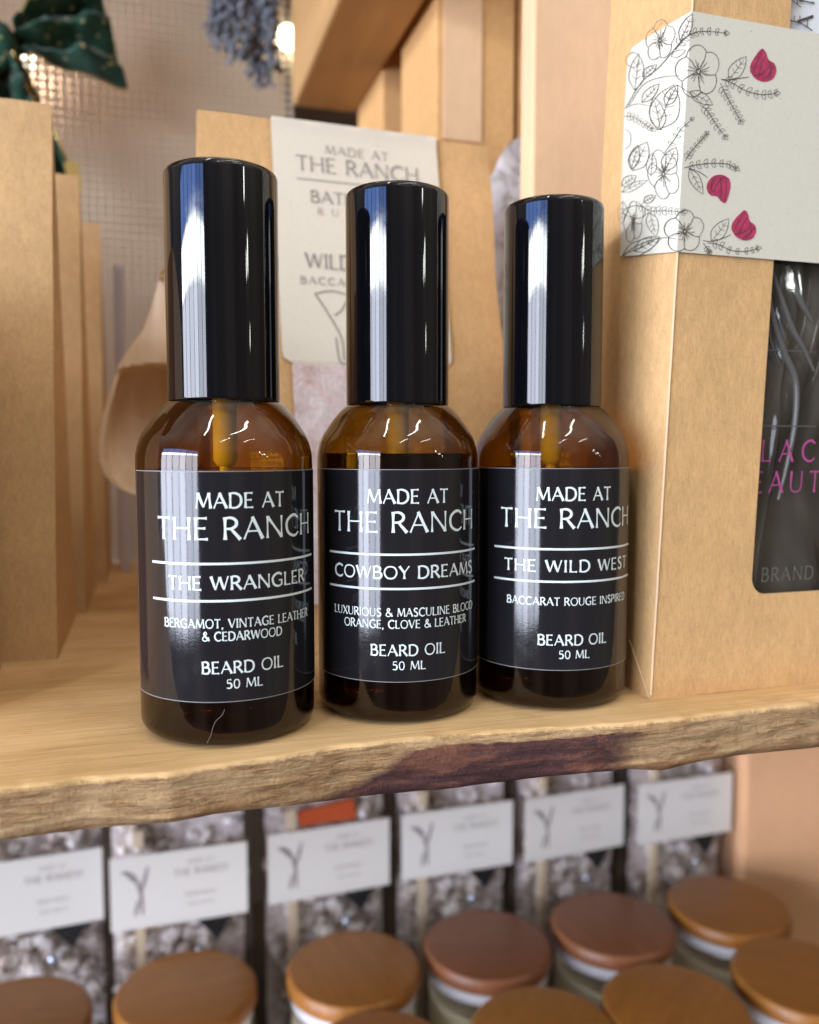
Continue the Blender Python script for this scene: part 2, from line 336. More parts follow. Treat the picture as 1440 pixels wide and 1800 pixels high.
# every stroke: (points, width at start, middle, end)
G = {
 'A': (.80, [([(.03, 0), (.40, 1)], TN, TN, TN), ([(.36, 1), (.78, 0)], TH * .9, TH, TH), ([(.15, .36), (.62, .36)], TN, TN, TN)]),
 'B': (.64, [([(.09, 0), (.09, 1)], TH, MD, TH), ([(.09, .965), (.34, .97), (.49, .85), (.48, .66), (.34, .54), (.09, .53)], TN, TH, TN), ([(.3, .535), (.5, .49), (.59, .3), (.5, .08), (.32, .03), (.09, .035)], TN, TH, TN)]),
 'C': (.78, [([(.74, .84), (.56, .97), (.33, .94), (.11, .74), (.065, .46), (.16, .18), (.40, .03), (.60, .04), (.76, .17)], MD, TH, TN)]),
 'D': (.80, [([(.09, 0), (.09, 1)], TH, MD, TH), ([(.09, .965), (.38, .965), (.64, .82), (.73, .52), (.66, .22), (.42, .035), (.09, .035)], TN, TH, TN)]),
 'E': (.58, [([(.09, 0), (.09, 1)], TH, MD, TH), ([(.09, .965), (.52, .965)], TN, TN, MD), ([(.09, .52), (.46, .52)], TN, TN, MD), ([(.09, .035), (.55, .035)], TN, TN, MD)]),
 'F': (.54, [([(.09, 0), (.09, 1)], TH, MD, TH), ([(.09, .965), (.52, .965)], TN, TN, MD), ([(.09, .52), (.46, .52)], TN, TN, MD)]),
 'G': (.82, [([(.74, .84), (.56, .97), (.33, .94), (.11, .74), (.065, .46), (.16, .18), (.40, .03), (.60, .05), (.73, .12)], MD, TH, TN), ([(.73, .08), (.73, .46)], MD, MD, MD), ([(.52, .455), (.77, .455)], TN, TN, TN)]),
 'H': (.80, [([(.09, 0), (.09, 1)], TH, MD, TH), ([(.71, 0), (.71, 1)], TH, MD, TH), ([(.09, .52), (.71, .52)], TN, TN, TN)]),
 'I': (.22, [([(.11, 0), (.11, 1)], TH, MD, TH)]),
 'K': (.70, [([(.09, 0), (.09, 1)], TH, MD, TH), ([(.62, 1), (.12, .5)], TN, TN, TN), ([(.22, .58), (.68, 0)], TN, TH, TH)]),
 'L': (.54, [([(.09, 0), (.09, 1)], TH, MD, TH), ([(.09, .035), (.53, .035)], TN, TN, MD)]),
 'M': (.98, [([(.07, 0), (.16, 1)], TN, TN, TN), ([(.16, 1), (.49, .08)], TH, TH, TN), ([(.49, .08), (.82, 1)], TN, TN, TN), ([(.82, 1), (.92, 0)], TH, MD, TH)]),
 'N': (.84, [([(.09, 0), (.09, 1)], MD, TN, MD), ([(.09, .97), (.74, .03)], TH, MD, TH), ([(.74, 0), (.74, 1)], MD, TN, MD)]),
 'O': (.90, [([(.45, .97), (.22, .90), (.07, .66), (.07, .36), (.22, .10), (.45, .03), (.68, .10), (.83, .36), (.83, .66), (.68, .90), (.45, .97)], TN, MD, TN)]),
 'P': (.60, [([(.09, 0), (.09, 1)], TH, MD, TH), ([(.09, .965), (.36, .97), (.53, .82), (.52, .60), (.36, .46), (.09, .45)], TN, TH, TN)]),
 'R': (.68, [([(.09, 0), (.09, 1)], TH, MD, TH), ([(.09, .965), (.34, .97), (.51, .83), (.50, .63), (.34, .50), (.09, .49)], TN, TH, TN), ([(.30, .50), (.67, 0)], TN, TH, TH)]),
 'S': (.56, [([(.49, .87), (.34, .97), (.17, .93), (.09, .77), (.17, .61), (.38, .47), (.49, .30), (.42, .09), (.24, .025), (.06, .13)], MD, TH, MD)]),
 'T': (.66, [([(.33, 0), (.33, 1)], TH, MD, MD), ([(.02, .965), (.64, .965)], MD, TN, MD)]),
 'U': (.78, [([(.09, 1), (.09, .34), (.17, .10), (.38, .03), (.59, .10), (.68, .34), (.68, 1)], TH, TN, TN)]),
 'V': (.76, [([(.03, 1), (.38, .02)], TH, TH, TN), ([(.38, .02), (.73, 1)], TN, TN, TN)]),
 'W': (1.08, [([(.03, 1), (.29, .03)], TH, TH, TN), ([(.29, .03), (.54, .95)], TN, TN, TN), ([(.54, .95), (.80, .03)], TH, TH, TN), ([(.80, .03), (1.05, 1)], TN, TN, TN)]),
 'X': (.72, [([(.04, 1), (.68, 0)], TH, TH, TH), ([(.66, 1), (.03, 0)], TN, TN, TN)]),
 'Y': (.70, [([(.03, 1), (.35, .48)], TH, TH, MD), ([(.67, 1), (.35, .48)], TN, TN, TN), ([(.35, .50), (.35, 0)], MD, MD, TH)]),
 '&': (.86, [([(.83, .03), (.30, .62), (.22, .80), (.33, .97), (.47, .92), (.48, .75), (.32, .57), (.10, .36), (.09, .14), (.28, .02), (.52, .07), (.70, .26), (.76, .45)], TH, MD, TN)]),
 ',': (.22, [([(.13, .08), (.06, -.18)], TH, MD, TN)]),
 '5': (.56, [([(.47, .965), (.14, .965)], MD, TN, TN), ([(.14, .965), (.11, .57)], TN, TN, TN), ([(.11, .56), (.30, .61), (.47, .48), (.48, .22), (.33, .04), (.06, .07)], TN, TH, TN)]),
 '0': (.62, [([(.31, .97), (.14, .86), (.07, .52), (.14, .14), (.31, .03), (.48, .14), (.55, .52), (.48, .86), (.31, .97)], TN, MD, TN)]),
}
def ribbon(mb, pts, ws, fn, layer, m=0):
    P = catmull(pts, 6)
    if len(P) == 2: P = [P[0].lerp(P[1], k / 10) for k in range(11)]
    k = len(P); vs = []
    for i, p in enumerate(P):
        t = i / (k - 1); a, b, c = ws
        e_ = abs(2 * t - 1) ** 2.0; wd = b + ((a if t < .5 else c) - b) * e_
        d = (P[min(i + 1, k - 1)] - P[max(i - 1, 0)]).normalized(); n = Vector((-d.y, d.x)) * wd / 2
        vs += [fn(p.x + n.x, p.y + n.y, layer), fn(p.x - n.x, p.y - n.y, layer)]
    mb.add(vs, [(2 * i, 2 * i + 1, 2 * i + 3, 2 * i + 2) for i in range(k - 1)], m)
def text_w(s, tr): return sum((G[c][0] if c != ' ' else .34) + tr for c in s) - tr
def text(mb, s, fn, cx, y, h, width=None, tr=.07, bold=1.0, m=0):
    """centred at cx, baseline y, cap height h; squeezed or spread to `width` when given."""
    if width:
        sx = min(1.22, max(.5, (width / h) / text_w(s, .10)))
        tr = (width / h / sx - text_w(s, 0)) / max(1, len(s) - 1)
    else: sx = 1
    x = cx - text_w(s, tr) * h * sx / 2; ly = 0
    for c in s:
        if c != ' ':
            for pts, a, b, d in G[c][1]:
                P = [(x + px * h * sx, y + py * h) for px, py in pts]
                ribbon(mb, P, (a * h * bold * 1.26, b * h * bold * 1.0, d * h * bold * 1.26), fn, ly, m); ly += 1
        x += ((G[c][0] if c != ' ' else .34) + tr) * h * sx
    return mb

# ================================================================== THE SETTING: shelf, back wall, lower shelf
TOPPX = [(0, 1385), (150, 1367), (300, 1357), (370, 1345), (500, 1327), (600, 1310), (720, 1297), (842, 1287), (960, 1278), (1080, 1272), (1192, 1262), (1249, 1255), (1331, 1244), (1440, 1232)]
BOTPX = [(0, 1485), (115, 1470), (250, 1457), (370, 1440), (500, 1425), (592, 1414), (682, 1401), (772, 1393), (890, 1379), (1024, 1364), (1110, 1358), (1170, 1361), (1226, 1346), (1305, 1334), (1440, 1320)]
edge = []
for x, y in TOPPX: p = Pz(x, y); edge.append((p.dot(U), p.dot(V)))
def lerp_tab(tab, x):
    if x <= tab[0][0]: return tab[0][1]
    for (a, b), (c, d) in zip(tab, tab[1:]):
        if x <= c: return b + (d - b) * (x - a) / (c - a)
    return tab[-1][1]
bott = []
for x, y in BOTPX:
    p = Pv(x, y, .165); u0 = p.dot(U); bott.append((u0, Pv(x, y, lerp_tab(edge, u0)).z))
def make_shelf():
    mb = MB(); us = [-.45 + i * .02 for i in range(18)] + [-.10 + i * .0008 for i in range(376)] + [.20 + i * .02 for i in range(1, 18)]
    tops = [.32, .22, .14, .09, .06, .04, .026, .017, .011, .007, .004, .002, .001, .0004]; nf = 18; rows = []
    for u in us:
        ve = lerp_tab(edge, u); zb = lerp_tab(bott, u); row = []
        fr = noise.fractal(Vector((u * 130, 3.1, 0)), 1, 2, 4)
        fr *= .0006; chip = max(0, noise.noise(Vector((u * 90, 9.4, 0))) - .25) * .004
        if u > .125: chip += .0016 * abs(noise.noise(Vector((u * 60, 1, 5)))) * min(1, (u - .125) * 60)
        for t in tops:
            z = .00025 * noise.noise(Vector((u * 40, (ve + t) * 160, 2))) * min(1, t / .01) * (1 if t < .03 else 0)
            row.append((u, ve + t + fr * max(0, 1 - t / .004), z - chip * max(0, 1 - t / .003)))
        row.append((u, ve + .0001 + fr, -.00018 - chip))
        for k in range(1, nf):
            t = k / nf; z = zb * t - chip * (1 - t)
            g = noise.fractal(Vector((u * 90, z * 620, 7)), 1, 2.1, 5); big = noise.noise(Vector((u * 22, z * 130, 1.7)))
            b = -.0004 * sin(pi * t) + .00045 * g + .0007 * big * sin(pi * t)
            if .038 < u < .102 and z < -.0028: b -= .0007 * min(1, (-.0028 - z) / .0006) * min(1, (u - .038) / .012, (.102 - u) / .01)
            row.append((u, ve + b + fr * (1 - t) ** 3 + .0012 * max(0, t - .85) / .15, z))
        row.append((u, ve + .0022, zb)); row.append((u, ve + .12, -.012)); row.append((u, ve + .32, -.012)); rows.append(row)
    k = len(rows[0])
    vs = [p for r in rows for p in r]
    fs = [(i * k + j, (i + 1) * k + j, (i + 1) * k + (j + 1) % k, i * k + (j + 1) % k) for i in range(len(rows) - 1) for j in range(k)]
    fs += [tuple(range(k))[::-1], tuple((len(rows) - 1) * k + j for j in range(k))]
    mb.add(vs, fs)
    o = mb.build('wooden_shelf', M['shelf'], ang=50); o.rotation_euler = (0, 0, PHI)
    return tag(o, 'rough sawn wooden shelf board with a live edge and a dark bark patch', 'shelf', kind='structure')
make_shelf()
def slab(name, u0, u1, v0, v1, z0, z1, m, bevel=0.0):
    mb = MB(); mb.box(u0, u1, v0, v1, z0, z1); o = mb.build(name, m, smooth=False, bevel=bevel); o.rotation_euler = (0, 0, PHI); return o
tag(slab('back_wall', -.7, .9, .66, .68, -.45, .6, M['darkwood']), 'dark wooden wall behind the shelves', 'wall', kind='structure')
tag(slab('lower_shelf', -.7, .9, .25, .655, -.315, -.297, M['darkwood']), 'dark lower shelf under the candles', 'shelf', kind='structure')

# ================================================================== BEARD OIL BOTTLES
BR = .019
def cyl_fn(rad, ang0, step=2.2e-6):
    def fn(x, y, layer):
        a = ang0 + x / BR; r = rad + step * layer
        return (r * sin(a), -r * cos(a), y)
    return fn
def lathe_prof(keys, n=5):
    return [(max(p.x, 0), p.y) for p in catmull(keys, n)]
def make_bottle(px, Y, turn, lines, desc, label, oil_z):
    x0 = (px - 720) / F * Y
    root = thing('oil_bottle', label, 'bottle', (x0, Y, 0), 0, 'beard oil bottles on the shelf')
    body = [(0, .0022), (.012, .0014), (.0150, .0003)]
    body += [(.0156 + .0034 * sin(a), .0036 - .0034 * cos(a)) for a in [R_(q) for q in range(0, 91, 10)]]
    body += [(BR, .0045), (BR, .0055), (BR, .02), (BR, .04), (BR, .0560), (BR, .0566), (BR, .0572)]
    body += lathe_prof([(BR, .0572), (.01885, .0602), (.0180, .0634), (.0165, .0660), (.0148, .0684), (.0128, .0706), (.0112, .0718), (.0106, .0732)], 6)[1:]
    body += [(.0106, .082), (0, .082)]
    mb = MB(); mb.lathe(body, 128); mb.build('glass_body', M['amber'], root, ang=60)
    mb = MB(); ri = BR - .0006
    mb.lathe([(0, .0026), (.0120, .0020), (.0148, .0011)] + [(.0156 + .0028 * sin(R_(q)), .0036 - .0028 * cos(R_(q))) for q in range(0, 91, 15)] + [(ri, .0060), (ri, .0080), (ri, oil_z - .0012), (ri + .0001, oil_z - .0003), (ri - .0012, oil_z - .0006), (.006, oil_z - .0008), (0, oil_z - .0008)], 96)
    mb.build('oil', M['oil'], root, ang=60)
    mb = MB(); mb.lathe([(0, .0795), (.0027, .0795), (.0026, .0586), (.0018, .0574), (0, .0574)], 32); st = mb.build('pump_stem', M['tube'], root)
    mb = MB(); mb.lathe([(.0013, .0575), (.0013, .007), (0, .007)], 20); mb.build('dip_tube', M['tube'], root)
    mb = MB(); cr_, t0, t1 = .01205, .0713, .1199
    mb.lathe([(.0101, t0 + .0004), (.0116, t0), (.01195, t0 + .0001), (cr_, t0 + .0005), (cr_, t0 + .0008), (cr_, t0 + .0012), (cr_, t0 + .02), (cr_, t1 - .0022), (cr_, t1 - .0016), (cr_, t1 - .0011), (cr_ - .0002, t1 - .0005), (cr_ - .0007, t1 - .0001), (cr_ - .0013, t1), (0, t1)], 128)
    mb.build('cap', M['cap'], root, ang=50)
    # label: a thin sheet wrapped round the front, white at its cut edges
    view = math.atan2(x0, Y)                                        # angle of the label centre, measured from the bottle's -Y side
    ang0 = R_(turn) - view
    lz0, lz1, half = .0100, .0567, R_(84); n = 72
    r0, r1 = BR + .00003, BR + .00016; mb = MB(); zs = [lz0, lz1]
    def cp(r, a, z): return (r * sin(a), -r * cos(a), z)
    A = [ang0 - half + 2 * half * i / n for i in range(n + 1)]
    bd = .00014; hs = bd / BR
    Ai = [min(max(a, A[0] + hs), A[-1] - hs) for a in A]
    mb.add([cp(r1, a, z) for a in Ai for z in (lz0 + bd, lz1 - bd)], [(2 * i, 2 * i + 2, 2 * i + 3, 2 * i + 1) for i in range(n)], 0)
    for za, zb_ in ((lz0, lz0 + bd), (lz1 - bd, lz1)): mb.add([cp(r1, a, z) for a in Ai for z in (za, zb_)], [(2 * i, 2 * i + 2, 2 * i + 3, 2 * i + 1) for i in range(n)], 1)
    for aa, ab in ((A[0], Ai[0]), (Ai[-1], A[-1])): mb.add([cp(r1, aa, lz0), cp(r1, ab, lz0), cp(r1, ab, lz1), cp(r1, aa, lz1)], [(0, 1, 2, 3)], 1)
    mb.add([cp(r0, a, z) for a in A for z in (lz0, lz1)], [(2 * i, 2 * i + 2, 2 * i + 3, 2 * i + 1) for i in range(n)], 0)
    for z in (lz0, lz1):
        vs = [cp(r, a, z) for a in A for r in (r0, r1)]; mb.add(vs, [(2 * i, 2 * i + 2, 2 * i + 3, 2 * i + 1) for i in range(n)], 1)
    for a in (A[0], A[-1]): mb.add([cp(r0, a, lz0), cp(r1, a, lz0), cp(r1, a, lz1), cp(r0, a, lz1)], [(0, 1, 2, 3)], 1)
    lab = mb.build('label', [M['label'], M['label_edge']], root, ang=30)
    fn = cyl_fn(BR + .00022, ang0); mb = MB()
    text(mb, 'MADE AT', fn, 0, .0493, .0031, .0184, bold=1.2)
    text(mb, 'THE RANCH', fn, 0, .0430, .0045, .0362, bold=1.02)
    for z in (.0382, .0307):
        for k in range(40):
            w0 = -.0200 + .0400 * k / 40; ribbon(mb, [(w0, z), (w0 + .0400 / 40 + 1e-6, z)], (.00048,) * 3, fn, 0)
    text(mb, lines[0], fn, 0, .0329, .0028, lines[1], bold=1.3)
    for s, z, wd in desc: text(mb, s, fn, 0, z, .00185, wd, bold=1.22)
    text(mb, 'BEARD OIL', fn, 0, .0159, .0025, .0170, bold=1.2)
    text(mb, '50 ML', fn, 0, .0128, .0019, .0074, bold=1.25)
    mb.build('lettering', M['letter'], lab, smooth=False)
    return root
b1 = make_bottle(397, .1880, 9.5, ('THE WRANGLER', .0310), [('BERGAMOT, VINTAGE LEATHER', .0252, .0334), ('& CEDARWOOD', .0226, .0166)],
    'amber beard oil bottle labelled THE WRANGLER, nearest and leftmost of the three', .0570)
b2 = make_bottle(699, .2030, 7.5, ('COWBOY DREAMS', .0360), [('LUXURIOUS & MASCULINE BLOOD', .0246, .0364), ('ORANGE, CLOVE & LEATHER', .0220, .0302)],
    'amber beard oil bottle labelled COWBOY DREAMS, oil level visible above its label', .0604)
b3 = make_bottle(968, .2130, 18, ('THE WILD WEST', .0338), [('BACCARAT ROUGE INSPIRED', .0252, .0322)],
    'amber beard oil bottle labelled THE WILD WEST, standing against the kraft carton', .0568)

# ================================================================== KRAFT CARTON WITH FLORAL SLEEVE (right)
C0 = Pz(1144, 1230); C1 = Py(1217, 21, C0.y); SH = (C1 - C0) / C1.z
TC = R_(17.5); CU = Vector((cos(TC), sin(TC), 0)); CV = Vector((-sin(TC), cos(TC), 0))
carton = thing('window_carton', 'kraft carton with a tall window and a floral ivory sleeve, right of the bottles', 'carton', C0, 0)
ci = inv_of(carton)
CW, CD, CH = .098, .0376, .205
def cpnt(a, b, z): return C0 + CU * a + CV * b + SH * z
nF = CU.cross(SH).normalized(); nS = CV.cross(SH).normalized()
if nF.y > 0: nF = -nF
if nS.x > 0: nS = -nS
def plane_az(p):                                                    # world point on the front plane -> (a, z)
    z = p.z; return (p - C0 - SH * z).dot(CU), z
wa0, wz0 = plane_az(Pp(1320, 1046, C0, nF)); wa1 = CW - wa0; wz1 = .190; rc = .0045
def make_carton():
    mb = MB(); th = .0006
    # front wall with a round-cornered window opening
    def loop(r, a0, a1, z0, z1, n=6):
        pts = []
        for cx, cz, s in ((a1 - r, z0 + r, -90), (a1 - r, z1 - r, 0), (a0 + r, z1 - r, 90), (a0 + r, z0 + r, 180)):
            for k in range(n + 1): q = R_(s + 90 * k / n); pts.append((cx + r * cos(q), cz + r * sin(q)))
        return pts
    inner = loop(rc, wa0, wa1, wz0, wz1); outer = []
    n = 7
    for (cx, cz) in ((CW, 0), (CW, CH), (0, CH), (0, 0)): outer += [(cx, cz)] * n
    k = len(inner)
    for b in (0, th):
        vs = [cpnt(a, b, z) for a, z in inner] + [cpnt(a, b, z) for a, z in outer]
        mb.add(vs, [(i, (i + 1) % k, k + (i + 1) % k, k + i) for i in range(k)])
    mb.add([cpnt(a, b, z) for a, z in inner for b in (0, th)], [(2 * i, (2 * i + 2) % (2 * k), (2 * i + 3) % (2 * k), 2 * i + 1) for i in range(k)], 1)
    # side, back, right, top, bottom walls
    def quad(a, b, c, d, m=0): mb.add([cpnt(*a), cpnt(*b), cpnt(*c), cpnt(*d)], [(0, 1, 2, 3)], m)
    bulge = lambda t: .0008 * sin(pi * t)
    mb.grid(lambda i, j: cpnt(-bulge(i) * 1.2 * sin(pi * j), CD * i, CH * j), 8, 16)
    quad((CW, 0, 0), (CW, CD, 0), (CW, CD, CH), (CW, 0, CH)); quad((0, CD, 0), (CW, CD, 0), (CW, CD, CH), (0, CD, CH))
    quad((0, 0, CH), (CW, 0, CH), (CW, CD, CH), (0, CD, CH)); quad((0, 0, .0002), (CW, 0, .0002), (CW, CD, .0002), (0, CD, .0002))
    mb.build('carton_body', [M['kraft'], M['fold']], carton, smooth=False, inv=ci)
    # worn crease along the near corner
    mb = MB(); mb.tube([cpnt(-.00005, -.00005, .0012 + CH * .98 * i / 40) + Vector((.00008 * noise.noise(Vector((i * .7, 0, 0))), 0, 0)) for i in range(41)], .0003, 6)
    mb.build('corner_crease', M['fold'], carton, inv=ci)
    mb = MB(); mb.tube([cpnt(-.00025, .0105 - .0103 * k / 12, .0125 - .0120 * k / 12) for k in range(13)], .00016, 5); mb.build('flap_crease', M['fold'], carton, inv=ci)
make_carton()
def wrinkle_film():
    m = mat('crumpled_film', (.035, .032, .03), .12, IOR=1.5); setc(m, ramp(m, noise_n(m, coord(m, (1, 1, .45)), 55, 2, .5, .6), [(.32, (.040, .034, .027)), (.5, (.085, .074, .058)), (.68, (.15, .135, .105))]))
    return m
M['bagfilm'] = wrinkle_film()
def make_inside():
    # dark pouch crumpled behind the window
    def fn(i, j):
        a = wa0 - .004 + (wa1 - wa0 + .008) * i; z = wz0 - .003 + (.150 - wz0) * j
        q = (i - .25 - .25 * j); fold = sin(i * 34 + 5 * sin(j * 7) + 3 * j) * .0011 * (.25 + j) + .0022 * noise.noise(Vector((a * 90, z * 30, 2)))
        fold += .0013 * math.exp(-((i - .16 - .10 * sin(j * 4)) / .02) ** 2)
        return cpnt(a, .0062 - fold * .8, z)
    mb = MB(); mb.grid(fn, 120, 120); p = mb.build('pouch', M['bagfilm'], carton, inv=ci)
    # its print, on the pouch front
    def on(a0):
        return lambda x, y, l: cpnt(x, .0026 - l * 3e-6, y)
    mb = MB(); s = (Pp(1358, 835, C0, nF), Pp(1392, 770, C0, nF))
    a1, z1 = plane_az(Pp(1350, 812, C0, nF)); _, z1t = plane_az(Pp(1350, 773, C0, nF)); h = z1t - z1
    tw = text_w('LACK', .46) * h
    text(mb, 'BLACK', on(0), a1 + tw - text_w('BLACK', .46) * h / 2, z1, h, tr=.46, bold=.8)
    a2, z2 = plane_az(Pp(1334, 868, C0, nF)); tw = text_w('EAUTY', .34) * h
    text(mb, 'BEAUTY', on(0), a2 + tw - text_w('BEAUTY', .34) * h / 2, z2, h, tr=.34, bold=.8)
    mb.build('pink_lettering', mat('pink_foil', (.62, .09, .36), .35), p, smooth=False, inv=ci)
    mb = MB(); a3, z3 = plane_az(Pp(1362, 1025, C0, nF)); tw = text_w('BRAND', .2) * .0036
    text(mb, 'BRAND', on(0), a3 + tw / 2 - .002, z3, .0036, tr=.2, bold=.7)
    mb.build('grey_lettering', mat('grey_print', (.19, .185, .165), .4), p, smooth=False, inv=ci)
    fm = mat('plastic_fold', (.15, .142, .13), .28)
    for pts_, r_ in (([(1362, 470), (1374, 545), (1396, 615), (1417, 668), (1416, 740), (1402, 815), (1386, 880)], .00085), ([(1357, 470), (1362, 540), (1374, 600), (1390, 640)], .0004), ([(1372, 462), (1392, 520), (1412, 575), (1432, 610), (1450, 650)], .0007), ([(1402, 462), (1424, 520), (1446, 560)], .0008)):
        P = catmull([plane_az(Pp(x, y, C0, nF)) for x, y in pts_], 6)
        mb = MB(); mb.tube([cpnt(w_.x, .0036, w_.y) for w_ in P], [r_ * (.45 + .55 * sin(pi * min(1, .15 + .85 * k / len(P)))) for k in range(len(P))], 10); mb.build('plastic_fold', fm, carton, inv=ci)
    for yy, xa, xb in ((612, 1346, 1452), (748, 1342, 1452)):
        (aa, zz), (ab, zb2) = plane_az(Pp(xa, yy, C0, nF)), plane_az(Pp(xb, yy - 1, C0, nF)); mb = MB(); mb.tube([cpnt(aa, .0034, zz), cpnt((aa + ab) / 2, .0030, zz), cpnt(ab, .0034, zz)], .00018, 6); mb.build('bottle_edge', fm, carton, inv=ci)
    # white tag at the top of the opening, its letters standing on their side
    mb = MB(); a4, z4 = plane_az(Pp(1392, 62, C0, nF)); mb.grid(lambda i, j: cpnt(a4 - .001 + .03 * i, .0034 - .0008 * sin(pi * i), z4 - .004 + .04 * j), 8, 8)
    t = mb.build('white_tag', mat('pale_gloss_tag', (.92, .95, .96), .2), carton, inv=ci)
    mb = MB()
    for s_, px_ in (('EA', 1418), ('AN', 1441)):
        a5, z5 = plane_az(Pp(px_, 50, C0, nF)); q = lambda x, y, l: cpnt(a5 - y, .0024 - l * 3e-6, z5 + x)
        text(mb, s_, q, .0055, 0, .0034 if s_ == 'EA' else .0046, tr=.55, bold=.9)
    mb.build('tag_lettering', M['ink'], t, smooth=False, inv=ci)
    # the clear window sheet, slightly wavy
    mb = MB(); mb.grid(lambda i, j: cpnt(wa0 - .003 + (wa1 - wa0 + .006) * i, .0012 + .0006 * noise.noise(Vector((i * 4, j * 9, 3))), wz0 - .003 + (wz1 - wz0 + .006) * j), 40, 60)
    mb.build('window_film', M['clear'], carton, inv=ci)
make_inside()
def make_sleeve():
    zb = Pp(1195, 444, C0, nF).z; zt = Pp(1217, 22, C0, nF).z; off = .0006
    mb = MB()
    def sp(a, z): return cpnt(a, -off, z)
    def ss(b, z): return cpnt(-off - .0012 * sin(pi * min(1, max(0, b / CD))), b, z)
    # front panel
    mb.grid(lambda i, j: sp(-off + (CW + off) * i, zb + (zt - zb) * j), 2, 2, 0)
    # side panel: left outline from the photo, clipped top corner
    def side_b(px_, py_):
        p = Pp(px_, py_, C0 + Vector((-off, 0, 0)), nS); return (p - C0 - SH * p.z).dot(CV), p.z
    outl = [side_b(1118, 85), side_b(1109, 110), side_b(1104, 200), side_b(1099, 330), side_b(1097, 452)]
    zlow = outl[-1][1]; rows = 24
    tab = sorted((z, b) for b, z in outl); ztop_l = outl[0][1]
    def sf(i, j):
        b0 = lerp_tab(tab, zlow + (ztop_l - zlow) * j); zl = zlow + (ztop_l - zlow) * j; zr = zb + (zt - zb) * j
        return ss(b0 * i - off * (1 - i), zr + (zl - zr) * i)
    mb.grid(sf, 10, rows, 0)
    sl = mb.build('floral_sleeve', M['sleeve'], carton, smooth=False, inv=ci)
    # line drawing (coordinates read off the card, projected onto the card's own planes)
    ln = MB(); rnd = random.Random(3); layer = [0]
    def fnt(x, y, l):
        X, Y = 1060 + x / 3.75, y / 3.75
        lim = 1217 - (Y - 21) * (1217 - 1191) / (443 - 21)
        layer[0] += 0
        if X >= lim: return Pp(X, Y, C0 + nF * (off + .00010 + l * 1.5e-6), nF)
        p = Pp(X, Y, C0 + nS * off, nS); b = (p - C0 - SH * p.z).dot(CV)
        return p + nS * (.0012 * sin(pi * min(1, max(0, b / CD))) + .00012 + l * 1.5e-6)
    cnt = [0]
    def line(pts, wd=3.0):
        wd *= 1.45; cnt[0] = (cnt[0] + 1) % 40; ribbon(ln, pts, (wd * .8, wd, wd * .6), fnt, cnt[0])
    def ring(cx, cy, rx, ry, lobes, amp, rot=0, a0=0, a1=360, wd=3):
        P = []
        for k in range(31):
            q = R_(a0 + (a1 - a0) * k / 30); r = 1 + amp * abs(sin(q * lobes / 2)) - amp * .5
            x, y = rx * r * cos(q), ry * r * sin(q); P.append((cx + x * cos(rot) - y * sin(rot), cy + x * sin(rot) + y * cos(rot)))
        line(P, wd)
    def flower(cx, cy, rx, ry, rot=0, wd=3):
        ring(cx, cy, rx, ry, 5, .22, rot, wd=wd)
        for k in range(5):
            q = 2 * pi * k / 5 + rot; line([(cx + rx * .2 * cos(q), cy + ry * .2 * sin(q)), (cx + rx * .55 * cos(q + .1), cy + ry * .55 * sin(q + .1)), (cx + rx * .92 * cos(q), cy + ry * .92 * sin(q))], wd)
        for k in range(16):
            q = 2 * pi * k / 16 + rnd.uniform(-.15, .15); r = rnd.uniform(.38, .62)
            line([(cx + rx * .1 * cos(q), cy + ry * .1 * sin(q)), (cx + rx * r * .6 * cos(q + .06), cy + ry * r * .6 * sin(q + .06)), (cx + rx * r * cos(q), cy + ry * r * sin(q))], wd * .8)
        for k in range(6): q = k; ring(cx + rx * .1 * cos(q), cy + ry * .1 * sin(q), 3.5, 4.5, 2, 0, wd=wd)
    def leafo(x0, y0, x1, y1, f=.22, wd=2.6, vein=True):
        dx, dy = x1 - x0, y1 - y0
        line([(x0, y0), (x0 + dx * .3 - dy * f, y0 + dy * .3 + dx * f), (x0 + dx * .7 - dy * f * .8, y0 + dy * .7 + dx * f * .8), (x1, y1)], wd)
        line([(x0, y0), (x0 + dx * .3 + dy * f, y0 + dy * .3 - dx * f), (x0 + dx * .7 + dy * f * .8, y0 + dy * .7 - dx * f * .8), (x1, y1)], wd)
        if vein:
            line([(x0, y0), (x0 + dx * .5 + 2, y0 + dy * .5), (x0 + dx * .85, y0 + dy * .85)], wd * .7)
            for t in (.3, .5, .68):
                for sg in (-1, 1): line([(x0 + dx * t, y0 + dy * t), (x0 + dx * (t + .1) - sg * dy * f * .6, y0 + dy * (t + .1) + sg * dx * f * .6)], wd * .6)
    def sprig(pts, n, ll, wd=2.8):
        P = catmull(pts, 8); line(pts, wd * 1.15)
        for k in range(1, n + 1):
            t = k / n * (len(P) - 1); i = min(int(t), len(P) - 2); p = P[i].lerp(P[i + 1], t - i); d = (P[i + 1] - P[i]).normalized()
            s_ = ll * (1.1 - .35 * k / n)
            for sg in (-1, 1):
                q = R_(52) * sg; e = Vector((d.x * cos(q) - d.y * sin(q), d.x * sin(q) + d.y * cos(q))) * s_ * rnd.uniform(.85, 1.15)
                leafo(p.x, p.y, p.x + e.x, p.y + e.y, .26, wd * .72, False)
        leafo(P[-1].x, P[-1].y, P[-1].x + d.x * ll, P[-1].y + d.y * ll, .26, wd * .8, False)
